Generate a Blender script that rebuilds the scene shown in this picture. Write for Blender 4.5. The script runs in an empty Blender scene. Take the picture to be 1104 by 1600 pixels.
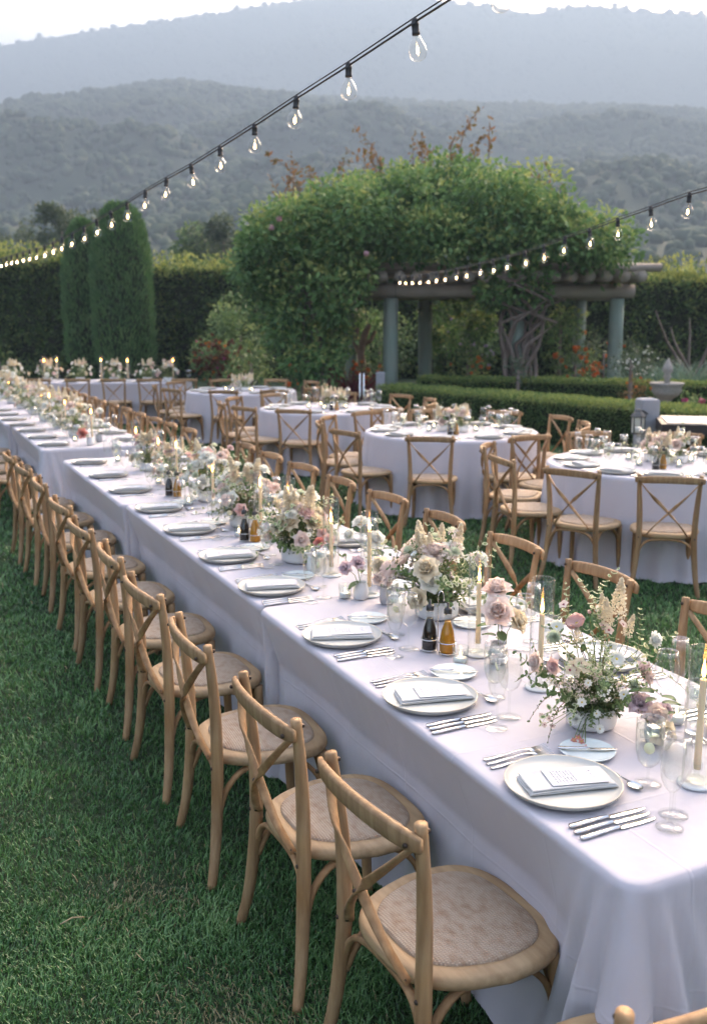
import bpy, math, random
import numpy as np
from mathutils import Vector, Matrix, Euler
R = math.radians
random.seed(7)
rng = np.random.default_rng(11)
scene = bpy.context.scene
COL = scene.collection

# ------------------------------------------------------------------ camera, sky, sun, exposure
FPX, HORIZON, CAMH = 1550.0, 495.0, 1.95
cam = bpy.data.cameras.new('camera')
cam.sensor_fit = 'VERTICAL'; cam.sensor_height = 36.0; cam.lens = 36.0 * FPX / 1600.0
cam.clip_start = 0.05; cam.clip_end = 12000
cam.dof.use_dof = True; cam.dof.focus_distance = 3.0; cam.dof.aperture_fstop = 4.0
camo = bpy.data.objects.new('camera', cam); COL.objects.link(camo)
camo.location = (0, 0, CAMH)
PITCH = math.atan((800 - HORIZON) / FPX)
camo.rotation_euler = (math.pi / 2 - PITCH, 0, 0)
scene.camera = camo

SUN_EL, SUN_AZ = R(26), R(30)          # azimuth from +Y (view direction) towards +X
world = bpy.data.worlds.new('World'); scene.world = world
world.use_nodes = True
wn = world.node_tree.nodes; wn.clear()
wout = wn.new('ShaderNodeOutputWorld'); wbg = wn.new('ShaderNodeBackground'); wsky = wn.new('ShaderNodeTexSky')
wsky.sky_type = 'NISHITA'; wsky.sun_disc = False
wsky.sun_elevation = SUN_EL; wsky.sun_rotation = SUN_AZ
wsky.air_density = 0.8; wsky.dust_density = 4.0; wsky.ozone_density = 0.4
wbg.inputs['Strength'].default_value = 0.15
world.node_tree.links.new(wsky.outputs[0], wbg.inputs[0]); world.node_tree.links.new(wbg.outputs[0], wout.inputs[0])

sun = bpy.data.lights.new('sun', 'SUN'); sun.energy = 1.25; sun.angle = R(45); sun.color = (1.0, 0.88, 0.76)
suno = bpy.data.objects.new('sun', sun); COL.objects.link(suno)
sd = Vector((math.sin(SUN_AZ) * math.cos(SUN_EL), math.cos(SUN_AZ) * math.cos(SUN_EL), math.sin(SUN_EL)))
suno.rotation_euler = sd.to_track_quat('Z', 'Y').to_euler()

vs = scene.view_settings
vs.view_transform = 'Standard'; vs.look = 'None'; vs.gamma = 1.0; vs.exposure = 3.55; vs.use_curve_mapping = False
vs.use_white_balance = True; vs.white_balance_temperature = 7800; vs.white_balance_tint = 15
cy = scene.cycles
cy.max_bounces = 7; cy.diffuse_bounces = 3; cy.glossy_bounces = 3; cy.transmission_bounces = 4
cy.transparent_max_bounces = 40; cy.volume_bounces = 0
cy.caustics_reflective = False; cy.caustics_refractive = False
cy.use_denoising = True; cy.sample_clamp_indirect = 5.0
cy.volume_max_steps = 16

# ------------------------------------------------------------------ helpers
def link(o): COL.objects.link(o); return o

def tag(o, label=None, cat=None, group=None, kind=None):
    if label: o['label'] = label
    if cat: o['category'] = cat
    if group: o['group'] = group
    if kind: o['kind'] = kind
    return o

def thing(name, label, cat, loc=(0, 0, 0), rz=0.0, group=None):
    o = bpy.data.objects.new(name, None); link(o)
    o.empty_display_size = 0.05
    o.location = loc; o.rotation_euler = (0, 0, rz)
    return tag(o, label, cat, group)

def obj(name, me, parent=None, loc=None, rot=None, scale=None):
    o = bpy.data.objects.new(name, me); link(o)
    if parent is not None: o.parent = parent
    if loc is not None: o.location = loc
    if rot is not None: o.rotation_euler = rot
    if scale is not None: o.scale = scale if hasattr(scale, '__len__') else (scale,) * 3
    return o

def kids(o): return KIDS.get(o.name) if False else [c for c in o.children]

def copy_tree(o, parent=None, tree=None):
    c = o.copy(); link(c); c.parent = parent
    for ch in (tree or child_list(o)): copy_tree(ch[0], c, ch[1])
    return c

def child_list(o): return [(c, child_list(c)) for c in o.children]

class Proto:
    """a finished thing and the list of its parts, to copy from"""
    def __init__(s, root): s.root = root; s.tree = child_list(root); s.used = False
    def place(s, loc, rz, label, group=None, scale=None, rot=None):
        o = s.root if not s.used else copy_shallow(s.root, s.tree)
        s.used = True
        o.location = loc; o.rotation_euler = rot if rot else (0, 0, rz); o['label'] = label
        if group: o['group'] = group
        if scale: o.scale = (scale,) * 3
        return o

def copy_shallow(root, tree):
    c = root.copy(); link(c)
    def rec(items, p):
        for o, sub in items:
            k = o.copy(); link(k); k.parent = p; rec(sub, k)
    rec(tree, c)
    return c

WORDS = ['first', 'second', 'third', 'fourth', 'fifth', 'sixth', 'seventh', 'eighth', 'ninth', 'tenth', 'eleventh', 'twelfth',
         'thirteenth', 'fourteenth', 'fifteenth', 'sixteenth', 'seventeenth', 'eighteenth', 'nineteenth', 'twentieth']
def nth(i): return WORDS[i] if i < 20 else 'far'

class MB:
    def __init__(s): s.v = []; s.f = []; s.m = []; s.sm = []
    def add(s, vs_, fs, mi=0, smooth=True):
        b = len(s.v); s.v += [tuple(p) for p in vs_]
        for q in fs: s.f.append(tuple(b + i for i in q)); s.m.append(mi); s.sm.append(smooth)
    def tube(s, path, rad, n=8, mi=0, cap=True, flat=None, up=None):
        P = [Vector(p) for p in path]; k = len(P)
        if not hasattr(rad, '__len__'): rad = [rad] * k
        vs_ = []; ref = Vector(up) if up is not None else None
        prev = None
        for i, p in enumerate(P):
            t = (P[min(i + 1, k - 1)] - P[max(i - 1, 0)])
            t = t.normalized() if t.length > 1e-9 else Vector((0, 0, 1))
            if ref is not None: a = ref - t * ref.dot(t)
            elif prev is None:
                a = Vector((1, 0, 0)) if abs(t.x) < .8 else Vector((0, 1, 0)); a = a - t * a.dot(t)
            else: a = prev - t * prev.dot(t)
            a = a.normalized(); prev = a; b = t.cross(a)
            ra = rad[i]; rb = ra
            if flat: ra, rb = flat[0] * rad[i], flat[1] * rad[i]
            for j in range(n):
                an = 2 * math.pi * j / n
                c_, s_ = math.cos(an), math.sin(an)
                if flat and len(flat) > 2:   # squarish
                    c_ = math.copysign(abs(c_) ** flat[2], c_); s_ = math.copysign(abs(s_) ** flat[2], s_)
                vs_.append(p + a * (ra * c_) + b * (rb * s_))
        fs = []
        for i in range(k - 1):
            for j in range(n):
                fs.append((i * n + j, i * n + (j + 1) % n, (i + 1) * n + (j + 1) % n, (i + 1) * n + j))
        if cap: fs.append(tuple(range(n))[::-1]); fs.append(tuple((k - 1) * n + j for j in range(n)))
        s.add(vs_, fs, mi)
    def lathe(s, prof, n=16, mi=0, c=(0, 0, 0), smooth=True):
        vs_ = []; k = len(prof)
        for r, z in prof:
            for j in range(n):
                a = 2 * math.pi * j / n
                vs_.append((c[0] + r * math.cos(a), c[1] + r * math.sin(a), c[2] + z))
        fs = [(i * n + j, i * n + (j + 1) % n, (i + 1) * n + (j + 1) % n, (i + 1) * n + j) for i in range(k - 1) for j in range(n)]
        s.add(vs_, fs, mi, smooth)
    def box(s, lo, hi, mi=0, M=None):
        x0, y0, z0 = lo; x1, y1, z1 = hi
        vs_ = [(x0, y0, z0), (x1, y0, z0), (x1, y1, z0), (x0, y1, z0), (x0, y0, z1), (x1, y0, z1), (x1, y1, z1), (x0, y1, z1)]
        if M is not None: vs_ = [M @ Vector(p) for p in vs_]
        s.add(vs_, [(0, 3, 2, 1), (4, 5, 6, 7), (0, 1, 5, 4), (1, 2, 6, 5), (2, 3, 7, 6), (3, 0, 4, 7)], mi, False)
    def prism(s, outline, z0, z1, mi=0, smooth=False):
        n = len(outline)
        vs_ = [(x, y, z0) for x, y in outline] + [(x, y, z1) for x, y in outline]
        fs = [tuple(range(n))[::-1], tuple(range(n, 2 * n))] + [(i, (i + 1) % n, n + (i + 1) % n, n + i) for i in range(n)]
        s.add(vs_, fs, mi, smooth)
    def ngrid(s, pts, nu, nv, mi=0, closed=False):
        fs = []
        for j in range(nv - 1):
            for i in range(nu if closed else nu - 1):
                a = j * nu + i; b = j * nu + (i + 1) % nu
                fs.append((a, b, b + nu, a + nu))
        s.add(pts, fs, mi)
    def mesh(s, name, mats):
        me = bpy.data.meshes.new(name)
        me.from_pydata(s.v, [], s.f)
        for m in (mats if isinstance(mats, (list, tuple)) else [mats]): me.materials.append(m)
        me.polygons.foreach_set('material_index', s.m)
        me.polygons.foreach_set('use_smooth', s.sm)
        me.update()
        return me

def np_mesh(name, V, F, mats, var=None, smooth=False, midx=None):
    V = np.asarray(V, np.float32); F = np.asarray(F, np.int32)
    me = bpy.data.meshes.new(name)
    k = F.shape[1]
    me.vertices.add(len(V)); me.vertices.foreach_set('co', V.ravel())
    me.loops.add(F.size); me.loops.foreach_set('vertex_index', F.ravel())
    me.polygons.add(len(F)); me.polygons.foreach_set('loop_start', np.arange(0, F.size, k, dtype=np.int32))
    for m in (mats if isinstance(mats, (list, tuple)) else [mats]): me.materials.append(m)
    if midx is not None: me.polygons.foreach_set('material_index', np.asarray(midx, np.int32))
    me.polygons.foreach_set('use_smooth', np.full(len(F), smooth))
    me.update(calc_edges=True)
    if var is not None:
        a = me.attributes.new('var', 'FLOAT', 'POINT'); a.data.foreach_set('value', np.asarray(var, np.float32))
    return me

def vnoise(x, y, seed=0):
    """smooth value noise on numpy arrays, about -1..1"""
    xi = np.floor(x).astype(np.int64); yi = np.floor(y).astype(np.int64)
    fx = x - xi; fy = y - yi
    def h(a, b):
        n = (a * 374761393 + b * 668265263 + seed * 1442695041) & 0x7fffffff
        n = ((n ^ (n >> 13)) * 1274126177) & 0x7fffffff
        return ((n ^ (n >> 16)) & 0xffff) / 32767.5 - 1
    sx = fx * fx * (3 - 2 * fx); sy = fy * fy * (3 - 2 * fy)
    return (h(xi, yi) * (1 - sx) + h(xi + 1, yi) * sx) * (1 - sy) + (h(xi, yi + 1) * (1 - sx) + h(xi + 1, yi + 1) * sx) * sy

def fbm(x, y, oct=4, seed=0):
    t = 0; a = 1.0
    for o in range(oct):
        t = t + a * vnoise(x * 2 ** o, y * 2 ** o, seed + o); a *= .5
    return t

# a pixel of the photograph as a point of the place: on a level z, or at a distance Y
_c, _s = math.cos(PITCH), math.sin(PITCH)
def ray(x, y):
    d = ((x - 552) / FPX, 1.0, -(y - 800) / FPX)
    return Vector((d[0], d[1] * _c + d[2] * _s, -d[1] * _s + d[2] * _c))
def at_z(x, y, z):
    d = ray(x, y); t = (z - CAMH) / d.z; return Vector((d.x * t, d.y * t, z))
def at_y(x, y, Y):
    d = ray(x, y); t = Y / d.y; return Vector((d.x * t, Y, CAMH + d.z * t))

# ------------------------------------------------------------------ materials
MAT = {}
def mat(name, color, rough=.6, spec=.5, metal=0.0, noise=None, bump=None, sub=0.0, trans=0.0, var=None, rnd=0.0, sheen=0.0, coat=0.0):
    """noise=(scale, color2, amount[, stretch]); bump=(scale, strength, dist[, stretch]); trans=translucent share; var=colour at attribute var=1"""
    m = bpy.data.materials.new(name); m.use_nodes = True; MAT[name] = m
    nt = m.node_tree; N = nt.nodes; Lk = nt.links
    b = N['Principled BSDF']
    b.inputs['Roughness'].default_value = rough; b.inputs['Metallic'].default_value = metal
    b.inputs['Specular IOR Level'].default_value = spec
    if sheen: b.inputs['Sheen Weight'].default_value = sheen
    if coat: b.inputs['Coat Weight'].default_value = coat; b.inputs['Coat Roughness'].default_value = .1
    if sub: b.inputs['Subsurface Weight'].default_value = sub; b.inputs['Subsurface Radius'].default_value = (.02, .012, .006)
    rgb = N.new('ShaderNodeRGB'); rgb.outputs[0].default_value = (*color, 1); col = rgb.outputs[0]
    tc = N.new('ShaderNodeTexCoord')
    def coords(stretch):
        if not stretch: return tc.outputs['Object']
        mp = N.new('ShaderNodeMapping'); mp.inputs['Scale'].default_value = stretch
        Lk.new(tc.outputs['Object'], mp.inputs[0]); return mp.outputs[0]
    def mix(fac, a, c2):
        mx = N.new('ShaderNodeMix'); mx.data_type = 'RGBA'
        if isinstance(fac, float): mx.inputs[0].default_value = fac
        else: Lk.new(fac, mx.inputs[0])
        Lk.new(a, mx.inputs[6])
        if isinstance(c2, tuple): mx.inputs[7].default_value = (*c2, 1)
        else: Lk.new(c2, mx.inputs[7])
        return mx.outputs[2]
    def maths(op, a, v2):
        q = N.new('ShaderNodeMath'); q.operation = op; Lk.new(a, q.inputs[0])
        if isinstance(v2, (int, float)): q.inputs[1].default_value = v2
        else: Lk.new(v2, q.inputs[1])
        return q.outputs[0]
    if var is not None:
        at = N.new('ShaderNodeAttribute'); at.attribute_name = 'var'
        if isinstance(var, list):
            cr = N.new('ShaderNodeValToRGB'); el = cr.color_ramp.elements
            el[0].position = var[0][0]; el[0].color = (*var[0][1], 1); el[1].position = var[-1][0]; el[1].color = (*var[-1][1], 1)
            for p_, c_ in var[1:-1]:
                e = el.new(p_); e.color = (*c_, 1)
            Lk.new(at.outputs['Fac'], cr.inputs[0]); col = cr.outputs[0]
        else: col = mix(at.outputs['Fac'], col, var)
    if noise:
        for nz in (noise if isinstance(noise, list) else [noise]):
            t = N.new('ShaderNodeTexNoise'); t.inputs['Scale'].default_value = nz[0]; t.inputs['Detail'].default_value = 4
            Lk.new(coords(nz[3] if len(nz) > 3 else None), t.inputs['Vector'])
            mr = N.new('ShaderNodeMapRange'); mr.inputs[1].default_value = .35; mr.inputs[2].default_value = .68
            mr.inputs[3].default_value = 0; mr.inputs[4].default_value = nz[2]
            Lk.new(t.outputs['Fac'], mr.inputs[0]); col = mix(mr.outputs[0], col, nz[1])
    if rnd:
        oi = N.new('ShaderNodeObjectInfo'); hs = N.new('ShaderNodeHueSaturation')
        v = maths('MULTIPLY_ADD', oi.outputs['Random'], rnd * 2); v.node.inputs[2].default_value = 1 - rnd
        Lk.new(v, hs.inputs['Value']); Lk.new(col, hs.inputs['Color']); col = hs.outputs[0]
    Lk.new(col, b.inputs['Base Color'])
    if bump:
        prev = None
        for bp in (bump if isinstance(bump, list) else [bump]):
            t = N.new('ShaderNodeTexNoise'); t.inputs['Scale'].default_value = bp[0]; t.inputs['Detail'].default_value = 3
            Lk.new(coords(bp[3] if len(bp) > 3 else None), t.inputs['Vector'])
            bn = N.new('ShaderNodeBump'); bn.inputs['Strength'].default_value = bp[1]; bn.inputs['Distance'].default_value = bp[2]
            Lk.new(t.outputs['Fac'], bn.inputs['Height'])
            if prev: Lk.new(prev, bn.inputs['Normal'])
            prev = bn.outputs[0]
        Lk.new(prev, b.inputs['Normal'])
    if trans:
        tr = N.new('ShaderNodeBsdfTranslucent'); Lk.new(col, tr.inputs[0])
        ms = N.new('ShaderNodeMixShader'); ms.inputs[0].default_value = trans
        Lk.new(b.outputs[0], ms.inputs[1]); Lk.new(tr.outputs[0], ms.inputs[2]); Lk.new(ms.outputs[0], N['Material Output'].inputs[0])
    return m

def glass(name, tint=(.985, .99, .985), rough=.0, refl=1.0):
    m = bpy.data.materials.new(name); m.use_nodes = True; MAT[name] = m
    nt = m.node_tree; N = nt.nodes; N.clear()
    out = N.new('ShaderNodeOutputMaterial'); t = N.new('ShaderNodeBsdfTransparent'); g = N.new('ShaderNodeBsdfGlossy')
    t.inputs[0].default_value = (*tint, 1); g.inputs['Roughness'].default_value = rough
    fr = N.new('ShaderNodeLayerWeight'); fr.inputs[0].default_value = .5
    pw = N.new('ShaderNodeMath'); pw.operation = 'POWER'; pw.inputs[1].default_value = 3.2
    nt.links.new(fr.outputs['Facing'], pw.inputs[0])
    mu = N.new('ShaderNodeMath'); mu.operation = 'MULTIPLY_ADD'; mu.inputs[1].default_value = .58 * refl; mu.inputs[2].default_value = .030 * refl; mu.use_clamp = True
    mx = N.new('ShaderNodeMixShader')
    nt.links.new(pw.outputs[0], mu.inputs[0]); nt.links.new(mu.outputs[0], mx.inputs[0]); nt.links.new(t.outputs[0], mx.inputs[1])
    nt.links.new(g.outputs[0], mx.inputs[2]); nt.links.new(mx.outputs[0], out.inputs[0])
    return m

def emit(name, color, strength):
    m = bpy.data.materials.new(name); m.use_nodes = True; MAT[name] = m
    N = m.node_tree.nodes; b = N['Principled BSDF']
    b.inputs['Base Color'].default_value = (*color, 1); b.inputs['Emission Color'].default_value = (*color, 1)
    b.inputs['Emission Strength'].default_value = strength
    return m

WOOD = mat('limewashed_oak', (.40, .21, .085), .64, .3, noise=[(9, (.25, .115, .040), .85, (3, 3, .5)), (4, (.48, .345, .21), .6), (60, (.22, .11, .05), .55, (1, 1, .12)), (14, (.44, .28, .15), .35, (1, 1, .4)), (28, (.16, .075, .03), .5, (2, 2, .15))],
           bump=(90, .45, .003, (1, 1, .15)), rnd=.16)
WOOD_PALE = mat('limewashed_oak_pale', (.46, .30, .16), .6, .3, noise=[(7, (.32, .19, .09), .7, (.6, 3, 3)), (3, (.46, .34, .22), .5), (24, (.18, .09, .04), .45, (.3, 2, 2)), (70, (.30, .2, .11), .3, (.15, 1, 1))],
                bump=(90, .2, .002, (.2, 1, 1)), rnd=.08)
DARKBOLT = mat('bolt_metal', (.06, .04, .03), .45, metal=.7)
LINEN = mat('lilac_linen', (.51, .477, .505), .85, .15, noise=(2.5, (.475, .443, .47), .5), bump=[(4, .55, .02, (1, 1, .6)), (17, .28, .006), (420, .10, .001)], sheen=.15, trans=.06)
def creases(m, pitch, strength):
    """pressed fold lines on a regular grid of the cloth"""
    nt = m.node_tree; N = nt.nodes; Lk = nt.links; b = N['Principled BSDF']; old = b.inputs['Normal'].links[0].from_socket
    tc = N.new('ShaderNodeTexCoord'); sp = N.new('ShaderNodeSeparateXYZ'); Lk.new(tc.outputs['Object'], sp.inputs[0]); tot = None
    for k, pt in enumerate(pitch):
        q = N.new('ShaderNodeMath'); q.operation = 'PINGPONG'; q.inputs[1].default_value = pt; Lk.new(sp.outputs[k], q.inputs[0])
        r = N.new('ShaderNodeMapRange'); r.interpolation_type = 'SMOOTHSTEP'; r.inputs[1].default_value = 0; r.inputs[2].default_value = .007; r.inputs[3].default_value = 1; r.inputs[4].default_value = 0; Lk.new(q.outputs[0], r.inputs[0])
        if tot is None: tot = r.outputs[0]
        else:
            a = N.new('ShaderNodeMath'); a.operation = 'MAXIMUM'; Lk.new(tot, a.inputs[0]); Lk.new(r.outputs[0], a.inputs[1]); tot = a.outputs[0]
    bn = N.new('ShaderNodeBump'); bn.inputs['Strength'].default_value = strength; bn.inputs['Distance'].default_value = .004
    Lk.new(tot, bn.inputs['Height']); Lk.new(old, bn.inputs['Normal']); Lk.new(bn.outputs[0], b.inputs['Normal'])
creases(LINEN, (.21, .17, .24), .24)
NAPKIN = mat('white_napkin', (.50, .49, .475), .85, .15, bump=[(500, .12, .0006), (30, .25, .003)], sheen=.1)
CERAMIC = mat('ivory_stoneware', (.50, .485, .435), .32, .45, noise=(3, (.465, .45, .40), .4))
CERRIM = mat('stoneware_rim', (.50, .42, .32), .4, .4, noise=(40, (.66, .60, .50), .7))
BREAD = mat('celadon_glass_plate', (.68, .735, .71), .15, .6)
STEEL = mat('cutlery_steel', (.62, .61, .60), .2, .5, metal=1.0)
GLASS = glass('clear_glass')
GLASSV = glass('vase_glass', (.93, .95, .94), .02, .7)
WATER = glass('water', (.955, .965, .95), .03, .5)
LEMON = mat('lemon', (.86, .80, .52), .4, sub=.2)
WAX = mat('ivory_wax', (.92, .69, .43), .45, .4, sub=.25)
WICK = mat('wick', (.03, .025, .02), .9)
FLAME = emit('flame', (1.0, .42, .09), 6.0)
FLAMECORE = emit('flame_core', (1.0, .72, .30), 9.0)
BOWLM = mat('white_bowl', (.66, .65, .63), .55, .3, bump=(60, .2, .002))
RUBBER = mat('black_rubber', (.018, .018, .02), .55)
FILAMENT = emit('filament', (1.0, .66, .34), 9.0)
VINEGAR = mat('balsamic', (.012, .006, .006), .08, .6)
OIL = mat('olive_oil', (.42, .17, .01), .12, .5, sub=.3)
BLACKCAP = mat('pourer_cap', (.02, .02, .02), .35)

def rattan():
    m = mat('woven_rattan', (.47, .37, .275), .7, .25)
    nt = m.node_tree; N = nt.nodes; Lk = nt.links; b = N['Principled BSDF']
    tc = N.new('ShaderNodeTexCoord')
    def wave(axis, scale):
        w = N.new('ShaderNodeTexWave'); w.bands_direction = axis; w.inputs['Scale'].default_value = scale
        w.inputs['Distortion'].default_value = .25; w.inputs['Detail'].default_value = 1
        Lk.new(tc.outputs['Object'], w.inputs[0]); return w.outputs['Fac']
    a, c = wave('X', 46), wave('Y', 40)
    mul = N.new('ShaderNodeMath'); mul.operation = 'MULTIPLY'; Lk.new(a, mul.inputs[0]); Lk.new(c, mul.inputs[1])
    nz = N.new('ShaderNodeTexNoise'); nz.inputs['Scale'].default_value = 34; nz.inputs['Detail'].default_value = 5
    mp = N.new('ShaderNodeMapping'); mp.inputs['Scale'].default_value = (.9, 1.3, 1)
    Lk.new(tc.outputs['Object'], mp.inputs[0]); Lk.new(mp.outputs[0], nz.inputs['Vector'])
    cr = N.new('ShaderNodeValToRGB'); e = cr.color_ramp.elements
    e[0].position = .45; e[0].color = (.45, .345, .255, 1); e[1].position = .80; e[1].color = (.30, .17, .10, 1)
    Lk.new(nz.outputs['Fac'], cr.inputs[0])
    mx = N.new('ShaderNodeMix'); mx.data_type = 'RGBA'
    mr = N.new('ShaderNodeMapRange'); mr.inputs[1].default_value = 0; mr.inputs[2].default_value = .5; mr.inputs[3].default_value = .45; mr.inputs[4].default_value = 0
    Lk.new(mul.outputs[0], mr.inputs[0]); Lk.new(mr.outputs[0], mx.inputs[0]); Lk.new(cr.outputs[0], mx.inputs[6]); mx.inputs[7].default_value = (.22, .14, .085, 1)
    Lk.new(mx.outputs[2], b.inputs['Base Color'])
    bn = N.new('ShaderNodeBump'); bn.inputs['Strength'].default_value = .7; bn.inputs['Distance'].default_value = .003
    Lk.new(mul.outputs[0], bn.inputs['Height']); Lk.new(bn.outputs[0], b.inputs['Normal'])
    return m
RATTAN = rattan()

def card_material():
    """menu card: white stock with a name in script at its head and small grey lines of type"""
    m = mat('menu_card', (.84, .84, .86), .7, .2)
    nt = m.node_tree; N = nt.nodes; Lk = nt.links; b = N['Principled BSDF']
    tc = N.new('ShaderNodeTexCoord'); sp = N.new('ShaderNodeSeparateXYZ'); Lk.new(tc.outputs['Object'], sp.inputs[0])
    def M(op, a, v2=None, v3=None):
        q = N.new('ShaderNodeMath'); q.operation = op
        for i, v in enumerate((a, v2, v3)):
            if v is None: continue
            if isinstance(v, (int, float)): q.inputs[i].default_value = v
            else: Lk.new(v, q.inputs[i])
        return q.outputs[0]
    x, y = sp.outputs[0], sp.outputs[1]
    rows = M('LESS_THAN', M('FRACT', M('MULTIPLY', y, 120)), .45)
    nz = N.new('ShaderNodeTexNoise'); nz.inputs['Scale'].default_value = 1.0; nz.inputs['Detail'].default_value = 2
    mp = N.new('ShaderNodeMapping'); mp.inputs['Scale'].default_value = (260, 120, 1); Lk.new(tc.outputs['Object'], mp.inputs[0]); Lk.new(mp.outputs[0], nz.inputs['Vector'])
    letters = M('GREATER_THAN', nz.outputs['Fac'], .47)
    inside = M('MULTIPLY', M('LESS_THAN', M('ABSOLUTE', x), .034), M('LESS_THAN', M('ABSOLUTE', M('ADD', y, .030)), .030))
    type_ = M('MULTIPLY', M('MULTIPLY', rows, letters), inside)
    n2 = N.new('ShaderNodeTexNoise'); n2.inputs['Scale'].default_value = 120; n2.inputs['Detail'].default_value = 0; Lk.new(tc.outputs['Object'], n2.inputs['Vector'])
    script = M('MULTIPLY', M('LESS_THAN', M('ABSOLUTE', M('SUBTRACT', n2.outputs['Fac'], .5)), .025),
               M('MULTIPLY', M('LESS_THAN', M('ABSOLUTE', M('SUBTRACT', y, .042)), .007), M('LESS_THAN', M('ABSOLUTE', x), .026)))
    fac = M('MULTIPLY', M('MAXIMUM', type_, script), .85)
    mx = N.new('ShaderNodeMix'); mx.data_type = 'RGBA'; Lk.new(fac, mx.inputs[0])
    mx.inputs[6].default_value = (.56, .56, .575, 1); mx.inputs[7].default_value = (.14, .14, .17, 1)
    Lk.new(mx.outputs[2], b.inputs['Base Color'])
    return m
CARD = card_material()

def petal(name, c, c2, tr=.48): return mat(name, c, .6, .25, noise=(30, c2, .7), trans=tr)
P_BLUSH = petal('petal_blush', (.88, .72, .65), (.90, .82, .75))
P_PINK = petal('petal_pink', (.88, .62, .58), (.90, .76, .70))
P_MAUVE = petal('petal_mauve', (.70, .54, .57), (.82, .70, .70))
P_WHITE = petal('petal_white', (.92, .91, .86), (.86, .88, .78))
P_CREAM = petal('petal_cream', (.82, .72, .54), (.85, .79, .66))
P_PALE = petal('petal_pale_green', (.66, .72, .54), (.76, .79, .68))
P_CORAL = petal('petal_coral', (.68, .26, .22), (.75, .40, .34))
P_EYE = mat('flower_eye', (.28, .03, .05), .6)
P_YELLOW = mat('stamen_yellow', (.70, .50, .08), .7)
LEAF = mat('florist_leaf', (.085, .15, .05), .5, .4, noise=(20, (.14, .21, .08), .6), trans=.25, rnd=.2)
LEAFV = mat('variegated_green', (.20, .28, .10), .5, .4, trans=.3)
LEAFC = mat('variegated_cream', (.66, .66, .42), .5, .4, trans=.35)
STEM = mat('flower_stem', (.16, .22, .07), .6)
TWIG = mat('dry_twig', (.24, .13, .07), .8)

def leafmat(name, dark, mid, light, tr=.3):
    return mat(name, mid, .55, .3, var=[(0, dark), (.55, mid), (1, light)], trans=tr)
GRASS = leafmat('grass_blades', (.022, .062, .028), (.040, .115, .046), (.10, .19, .085), .25)
SOIL = mat('lawn_soil', (.018, .036, .017), .95, .1, noise=[(1.2, (.028, .05, .022), .8), (30, (.05, .045, .03), .4)])
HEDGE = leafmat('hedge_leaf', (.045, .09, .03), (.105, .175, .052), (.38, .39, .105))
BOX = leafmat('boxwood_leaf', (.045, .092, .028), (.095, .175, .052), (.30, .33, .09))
CYP = leafmat('cypress_spray', (.055, .13, .046), (.11, .22, .076), (.19, .29, .105), .15)
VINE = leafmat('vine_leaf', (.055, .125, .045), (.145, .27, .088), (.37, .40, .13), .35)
VINERED = leafmat('vine_new_shoot', (.13, .11, .03), (.22, .12, .05), (.27, .13, .06), .35)
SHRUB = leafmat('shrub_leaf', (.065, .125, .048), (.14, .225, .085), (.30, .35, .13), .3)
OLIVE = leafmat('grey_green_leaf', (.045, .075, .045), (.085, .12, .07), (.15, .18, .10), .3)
CORE = mat('hedge_twigs', (.014, .020, .010), .95, .1, noise=(12, (.03, .03, .016), .6))
BARK = mat('vine_bark', (.20, .155, .13), .9, .2, noise=(18, (.11, .08, .065), .8, (1, 1, .2)), bump=(40, .6, .02, (1, 1, .2)))
POST = mat('green_grey_log', (.20, .265, .225), .8, .25, noise=[(6, (.12, .15, .125), .8, (1, 1, .15)), (2, (.24, .24, .20), .5)], bump=(30, .4, .01, (1, 1, .15)))
BEAM = mat('weathered_beam', (.30, .25, .21), .85, .2, noise=[(5, (.21, .165, .135), .8, (.2, 1, 1)), (2, (.36, .32, .28), .5)], bump=(30, .4, .01, (.15, 1, 1)))
STONE = mat('fountain_stone', (.30, .265, .24), .85, .2, noise=[(6, (.25, .23, .20), .8), (25, (.40, .36, .32), .5)], bump=(20, .4, .01))
PLASTER = mat('grey_plaster', (.30, .30, .315), .8, .2, noise=(8, (.25, .25, .265), .6))
IRON = mat('lantern_iron', (.10, .095, .09), .6, metal=.5)
FROST = mat('frosted_pane', (.78, .76, .66), .4, .5, trans=.4)
ORANGE = mat('orange_flower', (.62, .15, .03), .6, .2, trans=.3)
REDP = mat('red_flower', (.34, .06, .04), .6, .2, trans=.3)
MAGENTA = mat('magenta_flower', (.45, .07, .18), .6, .2, trans=.3)
WHITEF = mat('white_flower', (.72, .72, .66), .6, .2, trans=.3)
BURG = mat('burgundy_leaf', (.13, .02, .03), .6, .3, trans=.25)
BRONZE = mat('bronze_leaf', (.16, .06, .03), .6, .3, trans=.3)
# ------------------------------------------------------------------ ground, hills, haze
def ground():
    n = 60
    xs = np.concatenate([-np.geomspace(3000, 12, 20), np.linspace(-10, 10, 21), np.geomspace(12, 3000, 20)])
    ys = np.concatenate([[-950, -60, -10], np.linspace(-4, 30, 24), np.geomspace(33, 2600, 24)])
    X, Y = np.meshgrid(xs, ys); V = np.c_[X.ravel(), Y.ravel(), np.zeros(X.size)]
    nx = len(xs); F = [(j * nx + i, j * nx + i + 1, (j + 1) * nx + i + 1, (j + 1) * nx + i) for j in range(len(ys) - 1) for i in range(nx - 1)]
    tag(obj('ground', np_mesh('ground', V, F, SOIL)), kind='structure')
ground()

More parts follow.
